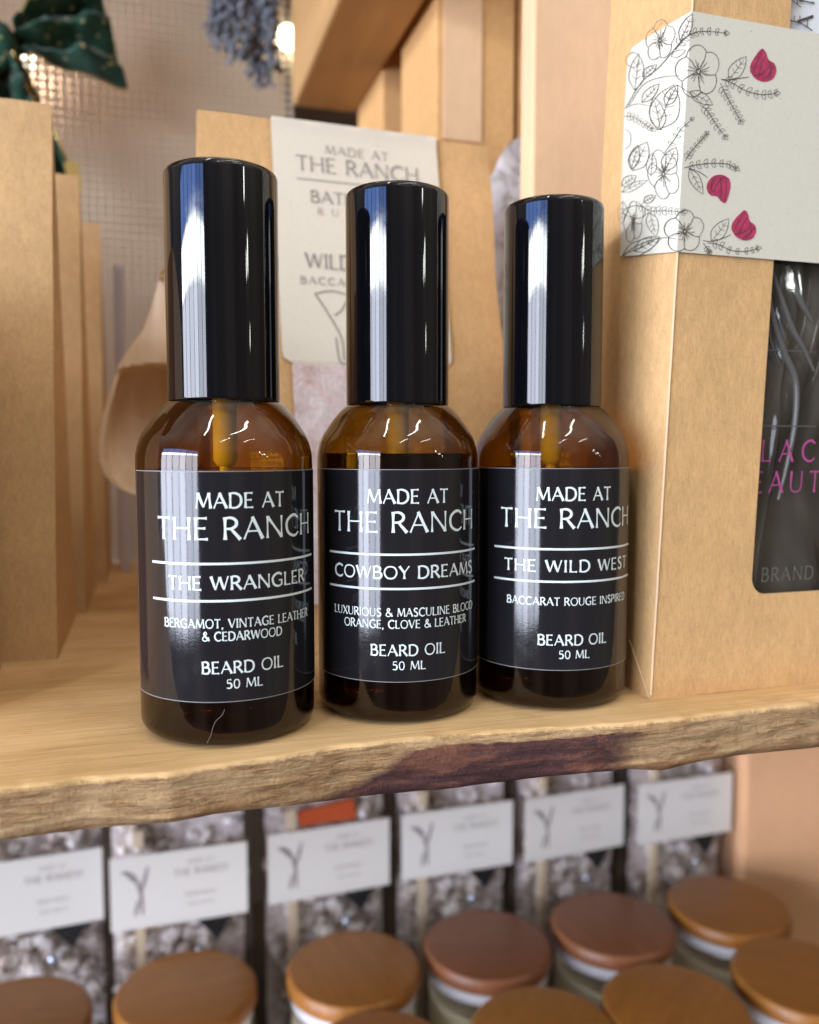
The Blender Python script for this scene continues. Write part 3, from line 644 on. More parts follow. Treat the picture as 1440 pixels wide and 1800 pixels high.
    def tulip(cx, cy, sx, sy, rot=0):
        O_ = [(-.95, .35), (-.88, -.1), (-.5, -.62), (-.08, -1), (.22, -.78), (.42, -.35), (.85, -.1), (.98, .35), (.72, .8), (.1, .98), (-.55, .78), (-.95, .35)]
        tr = lambda x, y: (cx + (x * cos(rot) - y * sin(rot)) * sx, cy + (x * sin(rot) + y * cos(rot)) * sy)
        P = catmull(O_, 5)[:-1]; bud = MB()
        bud.add([fnt(*tr(p.x, p.y), 2) for p in P] + [fnt(*tr(0, .1), 2)], [(i, (i + 1) % len(P), len(P)) for i in range(len(P))])
        bud.build('printed_bud', M['crimson'], sl, smooth=False, inv=ci)
        for q in ([(-.75, .5), (-.5, -.1), (-.05, -.9)], [(-.3, .75), (-.15, .1), (.2, -.6)], [(-.6, .6), (.0, .45), (.5, .0), (.42, -.3)], [(0, .9), (.45, .5), (.7, .2)], [(.3, .85), (.6, .4), (.6, .1), (.9, .1)]):
            cnt[0] = 30; ribbon(ln, [tr(*a) for a in q], (3.5, 4.2, 2.2), fnt, 42)
    flower(630, 470, 128, 160, .15)
    flower(400, 270, 78, 125, .25, 2.4); flower(415, 1150, 84, 150, -.1, 2.4); flower(230, 1465, 58, 125, .1, 2.2); flower(540, 1525, 112, 130, .3)
    ring(240, 1400, 70, 40, 3, .2, wd=2.2)
    sprig([(490, 330), (540, 260), (600, 215), (690, 205), (800, 215)], 8, 38)
    sprig([(780, 520), (850, 545), (950, 600), (1050, 622), (1130, 615)], 8, 42)
    sprig([(775, 545), (810, 620), (860, 710), (905, 790)], 8, 38, 2.4)
    sprig([(640, 690), (690, 730), (740, 810), (800, 890)], 7, 40, 2.4)
    leafo(830, 525, 945, 370, .22); line([(780, 520), (830, 525), (900, 515), (965, 505)], 3.4)
    leafo(575, 600, 725, 690, .2); line([(500, 560), (570, 610), (650, 680)], 2.6)
    line([(180, 710), (290, 540), (400, 440), (540, 250)], 3); line([(200, 700), (300, 560), (420, 510), (510, 500)], 2.4)
    leafo(240, 600, 265, 360, .2); ring(225, 400, 45, 48, 3, .1, wd=2.4); leafo(290, 510, 380, 430, .2); leafo(285, 680, 395, 555, .18)
    leafo(380, 860, 480, 560, .26); leafo(400, 860, 360, 640, .2); leafo(430, 700, 500, 560, .2)
    leafo(520, 270, 590, 90, .16); leafo(465, 375, 550, 330, .2, 2, False)
    sprig([(165, 770), (230, 775), (300, 820), (345, 850)], 8, 34, 1.9); line([(165, 720), (250, 690), (330, 700)], 2.2)
    sprig([(420, 1010), (480, 920), (520, 850), (580, 790)], 5, 30, 2.0)
    sprig([(540, 1060), (580, 1000), (640, 930), (680, 885)], 8, 30, 2.4)
    sprig([(535, 1105), (620, 1085), (720, 1075), (820, 1080), (870, 1105)], 8, 38)
    leafo(570, 1110, 660, 1280, .17); line([(560, 1105), (640, 1135), (690, 1170)], 3)
    leafo(225, 1130, 320, 940, .26); leafo(215, 1120, 260, 960, .2); leafo(340, 1160, 350, 1010, .2, 2); leafo(420, 1130, 490, 970, .24)
    leafo(150, 1230, 250, 1160, .25); leafo(150, 1270, 320, 1190, .12, 2)
    sprig([(250, 1330), (330, 1390), (420, 1390), (520, 1395)], 8, 40, 2.0); leafo(295, 1335, 370, 1290, .25)
    leafo(330, 1400, 370, 1560, .2, 2); leafo(155, 1690, 400, 1570, .16); leafo(240, 1660, 390, 1560, .22); line([(140, 1700), (260, 1620), (400, 1570), (520, 1580)], 2.8)
    leafo(160, 1330, 150, 1480, .2, 1.8); ring(170, 920, 45, 60, 3, .1, 0, -90, 90, 1.8)
    leafo(715, 1590, 830, 1440, .22); line([(660, 1585), (720, 1590), (790, 1570), (845, 1545)], 3.2)
    sprig([(690, 1600), (760, 1610), (850, 1650), (950, 1655), (1010, 1640)], 7, 36); sprig([(660, 1600), (690, 1640), (700, 1655)], 3, 28)
    tulip(1055, 430, 90, 110); tulip(772, 1245, 82, 100, 2.75); tulip(930, 1485, 85, 100, .12)
    ln.build('line_drawing', M['ink'], sl, smooth=False, inv=ci)
make_sleeve()

# ================================================================== PAPER BAGS
def bag_mesh(W, T, H, lean=0.0, seed=1):
    """block-bottomed bag, full thickness at the base and pressed flat at the top; local x across, y depth, z up"""
    mb = MB(); nz_, nx = 26, 10; rings = []
    for k in range(nz_ + 1):
        t = k / nz_; th = T * max(.05, 1 - t ** 1.15 * .97); z = H * t; g = .30 * T * min(1, t * 1.3)
        yc = T / 2 * .0 + lean * t; ring = []
        wob = lambda x: .0019 * noise.noise(Vector((x * 40 + seed, z * 30, seed))) * (1 if 0 < k else 0)
        for i in range(nx + 1): x = -W / 2 + W * i / nx; ring.append((x, yc - th / 2 + wob(x), z))
        g1 = min(g, W * .2); ring.append((W / 2 - g1 * .8, yc, z))
        for i in range(nx + 1): x = W / 2 - W * i / nx; ring.append((x, yc + th / 2 + wob(x + 7), z))
        ring.append((-W / 2 + g1 * .8, yc, z)); rings.append(ring)
    n = len(rings[0]); vs = [p for r in rings for p in r]
    fs = [(k * n + i, k * n + (i + 1) % n, (k + 1) * n + (i + 1) % n, (k + 1) * n + i) for k in range(nz_) for i in range(n)]
    fs += [tuple(range(n))[::-1], tuple(nz_ * n + i for i in range(n))]
    mb.add(vs, fs); return mb
def front_y(T, H, z, lean=0.0):
    t = z / H; return lean * t - T * max(.05, 1 - t ** 1.15 * .97) / 2
labs = ['plain kraft paper bag at the left edge, foremost of the three in the row', 'plain kraft paper bag half hidden, middle one of the row at the left', 'plain kraft paper bag hindmost of the row at the left, beside the burlap']
gp = 'plain kraft bags in a row at the left'
bagA = None
for i, (u0, vv) in enumerate(((-.0765, .296), (-.0735, .368), (-.0695, .441))):
    if i == 0:
        bagA = thing('paper_bag', labs[0], 'paper bag', uv(u0, vv), PHI, gp); bag_mesh(.100, .064, .1680).build('bag_body', M['kraft_tan'], bagA, ang=28); o = bagA
    else: o = copy_tree(bagA)
    o.location = uv(u0, vv); tag(o, labs[i])
mb = MB(); mb.box(-.004, .0012, -.002, .002, 0, .150); o = mb.build('lilac_packet', mat('lilac_paper', (.52, .50, .60), .6), bevel=.0008)
o.location = uv(-.0105, .447); o.rotation_euler = (0, 0, PHI); tag(o, 'slim pale lilac packet upright beside the hindmost plain bag', 'packet')

mb = MB(); mb.box(-.20, 0, 0, .042, 0, .115); o = mb.build('shade_box', M['kraft'], smooth=False, bevel=.001)  # out-of-view box, added to keep window light off the lower bags
o.location = uv(-.040, .213); o.rotation_euler = (0, 0, PHI); tag(o, 'unseen low box added just outside the left edge to shade the plain bags', 'carton')
# the bath salt bag behind the bottles
salt = thing('bath_salt_bag', 'kraft bag of bath salts with a cream folded label, behind the middle bottle', 'paper bag', uv(.0663, .285), R_(19.5))
si = inv_of(salt)
DW, DT, DH = .099, .062, .1665
bag_mesh(DW, DT, DH, 0, 5).build('bag_body', M['kraft'], salt, ang=28)
smat = salt.rotation_euler.to_matrix(); sn = (smat @ Vector((0, -1, 0)))
def salt_local(px, py):                                             # photo point -> (x, z) on the bag front
    y = -.01
    for _ in range(6):
        p = si @ Pp(px, py, salt.location + smat @ Vector((0, y, 0)), sn); y = front_y(DT, DH, min(max(p.z, 0), DH))
    return p.x, p.z
lx0, _ = salt_local(479, 300); lx1, _ = salt_local(768, 300); _, lzb = salt_local(640, 645)
def fold_label(name, x0, x1, zb, W, T, H, parent, m, r=.004):
    mb = MB(); nzz = 16
    def yy(z): return front_y(T, H, min(z, H)) - .0011
    def fn(i, j):
        z = zb + (H + .0006 - zb) * j; inset = 0
        if z - zb < r: q = 1 - (z - zb) / r; inset = r * (1 - math.sqrt(max(0, 1 - q * q)))
        return (x0 + inset + (x1 - x0 - 2 * inset) * i, yy(z), z)
    mb.grid(fn, 12, 40); mb.grid(lambda i, j: (x0 + (x1 - x0) * i, yy(H) + (-2 * yy(H)) * j, H + .0006 + .0004 * sin(pi * j)), 4, 3)
    return mb.build(name, m, parent, ang=60), (lambda x, y, l: (x, yy(y) - .0003 - l * 3e-6, y))
lab, fn = fold_label('label', lx0, lx1, lzb, DW, DT, DH, salt, M['cream'])
mb = MB()
def put(s, xa, xb, yb, yt, bold=1.0, tr=None):
    x0, _ = salt_local(xa, yb); x1, _ = salt_local(xb, yb); _, z1 = salt_local((xa + xb) / 2, yt); _, z0 = salt_local((xa + xb) / 2, yb); text(mb, s, fn, (x0 + x1) / 2, z0, z1 - z0, x1 - x0, bold=bold)
put('MADE AT', 570, 680, 279, 264, .8); put('THE RANCH', 520, 733, 312, 286, .8)
_, z0 = salt_local(626, 326); x0, _ = salt_local(520, 316); x1, _ = salt_local(735, 330); ribbon(mb, [(x0, z0), ((x0 + x1) / 2, z0), (x1, z0)], (.0003,) * 3, fn, 0)
put('BATH SALT', 545, 705, 365, 344, .9); put('RUBS', 557, 640, 383, 371, .8); put('WILD WEST', 536, 716, 478, 452, .95); put('BACCARAT ROUGE', 527, 735, 506, 493, .9)
cx_, cz_ = salt_local(600, 575); k_ = .012
for q in ([(-.7, .85), (-.2, .95), (.4, .8)], [(-.7, .85), (-.35, .3), (-.05, -.3), (0, -.9)], [(.8, .9), (.4, .3), (.12, -.2), (.15, -.95)], [(-.2, -.3), (-.1, -.95), (.3, -.95)], [(.2, .8), (.0, .45), (-.2, .3)]):
    ribbon(mb, [(cx_ + a * k_, cz_ + b * k_) for a, b in q], (.0004,) * 3, fn, 1)
mb.build('lettering', M['greyink'], lab, smooth=False)
wx0, wzt = salt_local(512, 640); wx1, _ = salt_local(770, 640)
M['salts'] = mat('pink_salts', (.6, .4, .36), .45)
v = coord(M['salts']); a = noise_n(M['salts'], v, 75, 4, .6, .8); b_ = noise_n(M['salts'], v, 700, 3, .6)
setc(M['salts'], mixc(M['salts'], .35, ramp(M['salts'], a, [(.3, (.58, .38, .34)), (.45, (.92, .70, .66)), (.6, (.97, .88, .85)), (.72, (.86, .56, .52))]), ramp(M['salts'], b_, [(.35, (.3, .17, .16)), (.65, (.78, .66, .62))])))
bump(M['salts'], b_, .5, .001)
mb = MB(); mb.grid(lambda i, j: (wx0 + (wx1 - wx0) * i, front_y(DT, DH, .014 + (wzt - .014) * j) - .0012 + .0006 * noise.noise(Vector((i * 9, j * 9, 1))), .014 + (wzt - .014) * j), 24, 30)
o = mb.build('salt_window', M['salts'], salt); mb = MB()
mb.grid(lambda i, j: (wx0 - .001 + (wx1 - wx0 + .002) * i, front_y(DT, DH, .013 + (wzt - .012) * j) - .0022, .013 + (wzt - .012) * j), 4, 12)
mb.build('clear_film', M['clear'], o)

# ================================================================== TALL KRAFT BOXES AT THE RIGHT BACK
def tall_box(name, label, cat, pxl, pxr, v0, depth, h, m, lab=None, group=None, ys=100, pm=None):
    a = Pv(pxl, ys, v0); b = Pv(pxr, ys, v0); u0, u1 = a.dot(U), b.dot(U)
    o = thing(name, label, cat, uv((u0 + u1) / 2, v0), PHI, group); wd = (u1 - u0) / 2
    mb = MB(); mb.box(-wd, wd, 0, depth, 0, h); mb.build('box_body', m, o, smooth=False, bevel=.0009)
    if lab:
        l0, l1, yb = lab; oi = inv_of(o); p = oi @ Pv(l0, yb, v0); q = oi @ Pv(l1, yb, v0)
        mb = MB(); mb.box(p.x, q.x, -.0008, -.0002, q.z, h - .002); mb.build('paper_label', pm or M['peach'], o, smooth=False, bevel=.0002)
    return o
gk = 'tall kraft boxes at the right back'
tall_box('tall_kraft_box', 'tall kraft box with a wide cream label, behind the bath salt bag', 'box', 767, 906, .336, .05, .29, M['kraft_orange'], (778, 846, 252), gk)
tall_box('tall_kraft_box', 'tall kraft box half hidden beside the wooden beam, cream label on its front', 'box', 672, 768, .405, .05, .31, M['kraft_orange'], (712, 764, 232), gk)
tall_box('tall_kraft_box', 'tall kraft box showing only a narrow strip with a short cream label', 'box', 910, 1010, .338, .05, .29, M['kraft_orange'], (915, 946, 186), gk)
tall_box('plain_card_box', 'plain pale peach card box standing behind the rightmost bottle', 'box', 938, 1190, .262, .010, .245, M['peach'])
# grey printed pouch between the bags
pch = thing('marbled_pouch', 'grey and white marbled pouch peeping out between kraft bag and peach box', 'pouch', uv(.167, .326), PHI)
mm = mat('marbled_print', (.6, .57, .55), .45); v = coord(mm)
setc(mm, ramp(mm, noise_n(mm, v, 90, 5, .65, 1.5), [(.35, (.18, .14, .13)), (.5, (.52, .47, .45)), (.62, (.70, .66, .66))]))
def pf(W, T, H):
    mb = MB()
    def sec(t):
        wd = W / 2 * (1 - .10 * max(0, t - .9) / .1); return wd
    def fn(i, j):
        a = 2 * pi * i; wd = sec(j); x = wd * (abs(cos(a)) ** .7) * (1 if cos(a) > 0 else -1); y = T / 2 * (1 - .85 * j ** 4) * sin(a)
        z = H * j - (.016 * (abs(x) / wd) ** 6 if j > .9 else 0) * (j - .9) / .1
        return (x + .001 * noise.noise(Vector((a, j * 9, 3))), y, z)
    mb.grid(fn, 48, 30); return mb
pf(.070, .018, .188).build('pouch_body', mm, pch)

# ================================================================== WOODEN BEAM, BURLAP, BOW, LAVENDER, LIGHTS
tag(slab('upper_shelf', -.45, .55, .285, .60, .3625, .385, M['beam']), 'upper wooden shelf just above the picture', 'shelf', kind='structure')
mb = MB(); mb.box(0, .034, 0, .225, 0, .12); o = mb.build('wooden_beam', M['beam'], smooth=False, bevel=.0016)
o.location = uv(.0764, .235, .2405); o.rotation_euler = (0, 0, PHI); tag(o, 'wooden beam running back above the bags, its underside in shade', 'beam')

bur = mat('burlap_weave', (.42, .33, .22), .9, Specular_IOR_Level=.1)
N_, L_, b_ = nodes(bur)
v = coord(bur); t = N_.new('ShaderNodeSeparateXYZ'); L_.new(v, t.inputs[0])
nzf = noise_n(bur, v, 60, 3, .6); nzg = noise_n(bur, v, 14, 3, .6)
def wv(ax, ph):
    d = math_n(bur, 'ADD', math_n(bur, 'MULTIPLY', ax, 2 * pi / .0044), math_n(bur, 'MULTIPLY', nzf, ph)); return math_n(bur, 'ADD', math_n(bur, 'MULTIPLY', math_n(bur, 'SINE', d), .5), .5)
wx, wz = wv(t.outputs[0], 2.6), wv(t.outputs[2], 2.2)
thr = math_n(bur, 'MAXIMUM', wx, wz)
setc(bur, ramp(bur, thr, [(.40, (.10, .07, .045)), (.72, (.47, .38, .27)), (1, (.66, .57, .44))]))
bump(bur, thr, .10, .0004)
cut = math_n(bur, 'ADD', .40, math_n(bur, 'MULTIPLY', math_n(bur, 'SUBTRACT', nzg, .5), .9))
alpha = math_n(bur, 'MULTIPLY', math_n(bur, 'SUBTRACT', thr, cut), 6, True)
L_.new(alpha, b_.inputs['Alpha'])
ts = N_.new('ShaderNodeBsdfTranslucent'); ts.inputs[0].default_value = (.42, .34, .26, 1); ad = N_.new('ShaderNodeMixShader'); ad.inputs[0].default_value = .30
tr_ = N_.new('ShaderNodeBsdfTransparent'); ad2 = N_.new('ShaderNodeMixShader'); L_.new(alpha, ad2.inputs[0]); L_.new(tr_.outputs[0], ad2.inputs[1]); L_.new(ts.outputs[0], ad2.inputs[2])
out = [n for n in N_ if n.type == 'OUTPUT_MATERIAL'][0]; L_.new(b_.outputs[0], ad.inputs[1]); L_.new(ad2.outputs[0], ad.inputs[2]); L_.new(ad.outputs[0], out.inputs[0])
mb = MB(); mb.grid(lambda i, j: (-.30 + .385 * i, .004 * sin(i * 9 + j * 2) + .003 * noise.noise(Vector((i * 6, j * 8, 0))), -.02 + .42 * j), 60, 60)
o = mb.build('burlap_curtain', bur); o.location = uv(.0, .512); o.rotation_euler = (0, 0, PHI); tag(o, 'loosely woven natural burlap cloth hanging behind the bags', 'cloth')
mb = MB(); mb.box(-.34, .09, 0, .006, -.03, .42); o = mb.build('backing_board', mat('dusty_pink_board', (.62, .46, .36), .8), smooth=False)
o.location = uv(0, .585); o.rotation_euler = (0, 0, PHI); tag(o, 'pinkish board showing through the burlap weave', 'board')

def fairy(px, py, v, size, power, label):
    r = thing('fairy_light', label, 'fairy light', Pv(px, py, v), 0, 'fairy lights in the burlap')
    m = bpy.data.materials.get('lit_bulb')
    if m is None:
        m = mat('lit_bulb', (1, .95, .75), .3); q = nodes(m)[2]; q.inputs['Emission Color'].default_value = (1, .95, .70, 1); q.inputs['Emission Strength'].default_value = 5
    mb = MB(); mb.blob((0, 0, 0), size, size, size * 1.3, 0, 16, 10); mb.build('bulb', m, r)
    mb = MB(); mb.tube([(0, 0, size), (.001, .001, size + .012), (.004, .001, size + .05)], .0004, 6); mb.build('wire', M['black'], r)
    d = bpy.data.lights.new('bulb_lamp', 'POINT'); d.energy = power; d.color = (1, .86, .70); d.shadow_soft_size = size; lo = bpy.data.objects.new('bulb_lamp', d); COL.objects.link(lo)
    lo.location = r.location + V * .012
    return r
fairy(505, 66, .500, .0055, .06, 'lit fairy light beside the lavender, next to the wooden beam')
fairy(52, 108, .560, .0045, .05, 'lit fairy light glowing behind the burlap under the green bow')

vel = mat('green_velvet', (.012, .06, .04), .75, Sheen_Weight=.25, Sheen_Roughness=.4, Specular_IOR_Level=.15); v = coord(vel)
setc(vel, mixc(vel, ramp(vel, noise_n(vel, v, 330, 2, .5), [(.66, (0,) * 3), (.69, (1,) * 3)]), ramp(vel, noise_n(vel, v, 40, 3), [(.3, (.006, .030, .020)), (.7, (.022, .085, .058))]), (.55, .48, .22)))
gold = mat('gold_trim', (.60, .44, .14), .35, Metallic=.8)
bow = thing('velvet_bow', 'dark green velvet bow with gold edging at the top left', 'bow', Pv(10, 85, .478), PHI); bi = inv_of(bow)
def ribbon_surf(name, A, B, vA, folds, amp, m=vel, parent=bow, trim=True):
    """A: knot-side edge (two photo points), B: outer edge (two photo points)"""
    def fn(i, j):
        p = [A[0][k] + (A[1][k] - A[0][k]) * j for k in (0, 1)]; q = [B[0][k] + (B[1][k] - B[0][k]) * j for k in (0, 1)]
        w = Pv(p[0] + (q[0] - p[0]) * i, p[1] + (q[1] - p[1]) * i, vA); return w - V * (amp * (sin(folds * j * pi + 1.3 * i + 1.5 * sin(3 * i)) * (.35 + .65 * i) + .6 * sin(pi * i) + 1.1 * noise.noise(Vector((i * 3.1, j * 4.2, folds))) + .5 * noise.noise(Vector((i * 7, j * 9, 4)))))
    mb = MB(); mb.grid(fn, 24, 30); o = mb.build(name, m, parent, inv=bi)
    sd = o.modifiers.new('thick', 'SOLIDIFY'); sd.thickness = .0012
    if trim:
        mb = MB()
        for j in (0, 1): mb.tube([fn(i / 20, j) - V * .0004 for i in range(21)], .0005, 6)
        mb.build('gold_edge', gold, o, inv=bi)
    return o
ribbon_surf('ribbon_loop', ((25, 40), (22, 95)), ((172, -40), (224, 152)), .476, 4.6, .009)
ribbon_surf('ribbon_loop', ((5, 60), (0, 110)), ((-190, -40), (-190, 160)), .476, 3.2, .010)
ribbon_surf('ribbon_tail', ((28, 85), (-10, 95)), ((143, 338), (100, 340)), .483, 2, .004)
ribbon_surf('ribbon_tail', ((20, 90), (-30, 85)), ((70, 205), (-90, 215)), .474, 2.6, .009)
mb = MB(); mb.blob(Pv(2, 82, .468), .007, .006, .012, 0, 16, 10); mb.build('knot', vel, bow, inv=bi)
mb = MB(); mb.grid(lambda i, j: Pv(112 + 24 * i + 10 * j, 285 + 50 * j, .472) , 4, 6); mb.build('gold_lining', gold, bow, inv=bi)

lav = thing('lavender_bunch', 'bunch of dried grey blue lavender hanging head down against the burlap', 'dried flowers', Pv(440, -40, .485), 0); li = inv_of(lav)
lm = mat('dried_lavender', (.17, .19, .26), .85); v = coord(lm); setc(lm, ramp(lm, noise_n(lm, v, 160, 3), [(.3, (.075, .085, .10)), (.55, (.155, .17, .21)), (.8, (.30, .31, .37))]))
stm = mat('dried_stem', (.22, .2, .1), .8)
rl = random.Random(11)
for k in range(16):
    tx = 370 + 122 * (k + .5) / 16 + rl.uniform(-8, 8); ty = {0: 60}.get(k, 70 + 80 * (1 - abs((k - 12) / 12)) + rl.uniform(-20, 12)); ty = min(ty, 150)
    p0 = Pv(430 + (tx - 430) * .6, -90, .49 - rl.uniform(0, .012)); p1 = Pv(tx, ty, .488 - rl.uniform(0, .02)); mb = MB()
    for q in range(64):
        t = .18 + .82 * q / 63; p = p0.lerp(p1, t) + Vector((rl.gauss(0, .0021), rl.gauss(0, .0021), rl.gauss(0, .002)))
        rot = Matrix.Rotation(rl.uniform(-.8, .8), 3, 'X') @ Matrix.Rotation(rl.uniform(-.8, .8), 3, 'Y')
        s = rl.uniform(.7, 1.25) * (1.1 - .45 * t); mb.blob(p, .0016 * s, .0016 * s, .0028 * s, 0, 6, 4, rot)
    o = mb.build('flower_spike', lm, lav, inv=li)
    mb = MB(); mb.tube([p0, p0.lerp(p1, .5), p1], .0005, 5); mb.build('stem', stm, o, inv=li)

# ================================================================== WOODEN SCOOP tied to the bath salt bag
sc = thing('wooden_scoop', 'pale wooden scoop hanging by twine left of the bath salt bag', 'scoop', Py(243, 760, .292), R_(14)); sci = inv_of(sc)
def scoop_pt(x, y, d): return Py(x, y, .292 + d)
LE = [(482, 281), (500, 277), (540, 266), (580, 252), (612, 228), (640, 209), (680, 195), (730, 181), (775, 174), (810, 175), (835, 184), (855, 203), (866, 224), (871, 250)]
def axis(y): return 286 - (y - 482) * .066
def sil(s_, y):
    h = axis(y) - lerp_tab(LE, y); return axis(y) + h * s_, h
def sfront(s_, y):
    x, h = sil(s_, y); hm = h / 1500 * .292; r2 = max(0, 1 - s_ * s_)
    out_ = -.55 * hm * math.sqrt(r2) * (1 - .45 * min(1, max(0, (y - 560) / 80)))
    dep = .019 * math.sqrt(max(0, 1 - (s_ / .88) ** 2)) * min(1, max(0, (868 - y) / 150)) ** .6 if abs(s_) < .88 else 0
    k = min(1, max(0, (y - 640 - 10 * s_ * s_) / 9)); k2 = min(1, max(0, (y - 645) / 60))
    return scoop_pt(x, y, out_ * (1 - k) + (dep * (.75 + .25 * k2)) * k)
def sback(s_, y):
    x, h = sil(s_, y); hm = h / 1500 * .292; return scoop_pt(x, y, .0012 + min(.0235, .95 * hm) * math.sqrt(max(0, 1 - s_ * s_)))
yq = lambda j: 482 + 389 * (j if j < .9999 else 1)
sq = lambda i: sin(pi * (i - .5))
mb = MB(); mb.grid(lambda i, j: sfront(sq(i), yq(j)), 40, 110); mb.grid(lambda i, j: sback(sq(i), yq(j)), 40, 60)
mb.grid(lambda i, j: sfront(-1, yq(i)).lerp(sback(-1, yq(i)), j), 60, 1); mb.grid(lambda i, j: sfront(1, yq(i)).lerp(sback(1, yq(i)), j), 60, 1)
mb.build('scoop_body', M['scoop'], sc, inv=sci, ang=50)
mb = MB(); mb.tube([scoop_pt(283, 492, -.002), scoop_pt(283, 478, 0), scoop_pt(300, 470, .0), scoop_pt(360, 462, -.012)], .0007, 6); mb.build('twine', mat('jute_twine', (.42, .28, .14), .9), sc, inv=sci)

# ================================================================== LOWER SHELF: candles and clear gift boxes
def make_jar(px, yc, m, label):
    p = Pz(px, yc, -.209)
    o = thing('candle_jar', label, 'candle', (p.x, p.y, -.297), 0, 'candle jars with wooden lids'); z = .088
    mb = MB(); mb.lathe([(0, z - .009), (.0338, z - .009), (.0350, z - .0078), (.0350, z - .0022), (.0335, z - .0004), (.030, z), (0, z)], 64); mb.build('lid', m, o, ang=40)
    mb = MB(); mb.lathe([(.028, z - .0092), (.0330, z - .0092), (.0334, z - .0120), (.0330, z - .0150), (.028, z - .0150)], 48); mb.build('seal_ring', M['seal'], o)
    mb = MB(); mb.lathe([(0, .0003), (.031, .0003), (.034, .003), (.0343, z - .024), (.0336, z - .0185), (.0328, z - .0152)], 64); mb.build('glass_jar', M['jar_glass'], o)
    mb = MB(); mb.lathe([(0, .0055), (.0318, .0055), (.0322, .064), (.030, .0646), (0, .0642)], 48); mb.build('wax', M['wax'], o)
    return o
src = {}
for px, yc, mk, lb in ((25, 1790, 'lid', 'candle jar with a wooden lid cut by the left edge of the photo'), (327, 1737, 'lid', 'candle jar second from the left, standing before the dark gap'),
    (622, 1697, 'lid', 'candle jar with a golden brown lid below the bark patch left end'), (857, 1656, 'lid_red', 'candle jar with a reddish lid, third from the right of the back row'),
    (1077, 1620, 'lid_red', 'candle jar with the darkest red brown lid, in the back row'), (1281, 1588, 'lid', 'candle jar with an orange brown lid, at the right end of the back row'),
    (1412, 1712, 'lid', 'candle jar with a wooden lid cut by the right edge of the photo'), (1187, 1765, 'lid', 'candle jar with a tan lid in the front row, before the two darkest lids'),
    (958, 1812, 'lid', 'candle jar in the front row cut by the bottom edge, below the reddish lids'), (668, 1862, 'lid', 'candle jar barely showing at the bottom edge, before the golden lid')):
    if mk not in src: src[mk] = make_jar(px, yc, M[mk], lb)
    else:
        o = copy_tree(src[mk]); p = Pz(px, yc, -.209); o.location = (p.x, p.y, -.297); o.rotation_euler = (0, 0, rl.uniform(0, 3)); tag(o, lb)

pet = mat('dried_petals', (.35, .28, .24), .8); v = coord(pet); setc(pet, ramp(pet, noise_n(pet, v, 130, 2), [(.34, (.30, .23, .19)), (.45, (.62, .52, .46)), (.54, (.86, .77, .71)), (.66, (.94, .89, .89))]))
M['tissue'] = mat('pale_tissue', (.80, .70, .68), .8); v = coord(M['tissue']); setc(M['tissue'], ramp(M['tissue'], noise_n(M['tissue'], v, 120, 3, .6), [(.35, (.50, .40, .37)), (.6, (.88, .80, .79))]))
pouchm = mat('black_card', (.02, .02, .022), .5); bead = mat('steel_bead', (.55, .60, .70), .2, Metallic=.7)
ROW = R_(18.6)
PX = [(55, 1572), (317, 1557), (580, 1512), (805, 1476), (1011, 1446), (1205, 1420)]
blabs = ['clear gift box with a cut off white label at the left edge, under the shelf', 'clear gift box with the widest white label, before two dark gaps', 'clear gift box with an orange piece above its white label',
    'clear gift box whose white label stands above the reddish candle lids', 'clear gift box behind the darkest red brown candle lid', 'clear gift box at the right end of the row, next to the pale panel']
BW, BD, BH = .0775, .045, .165
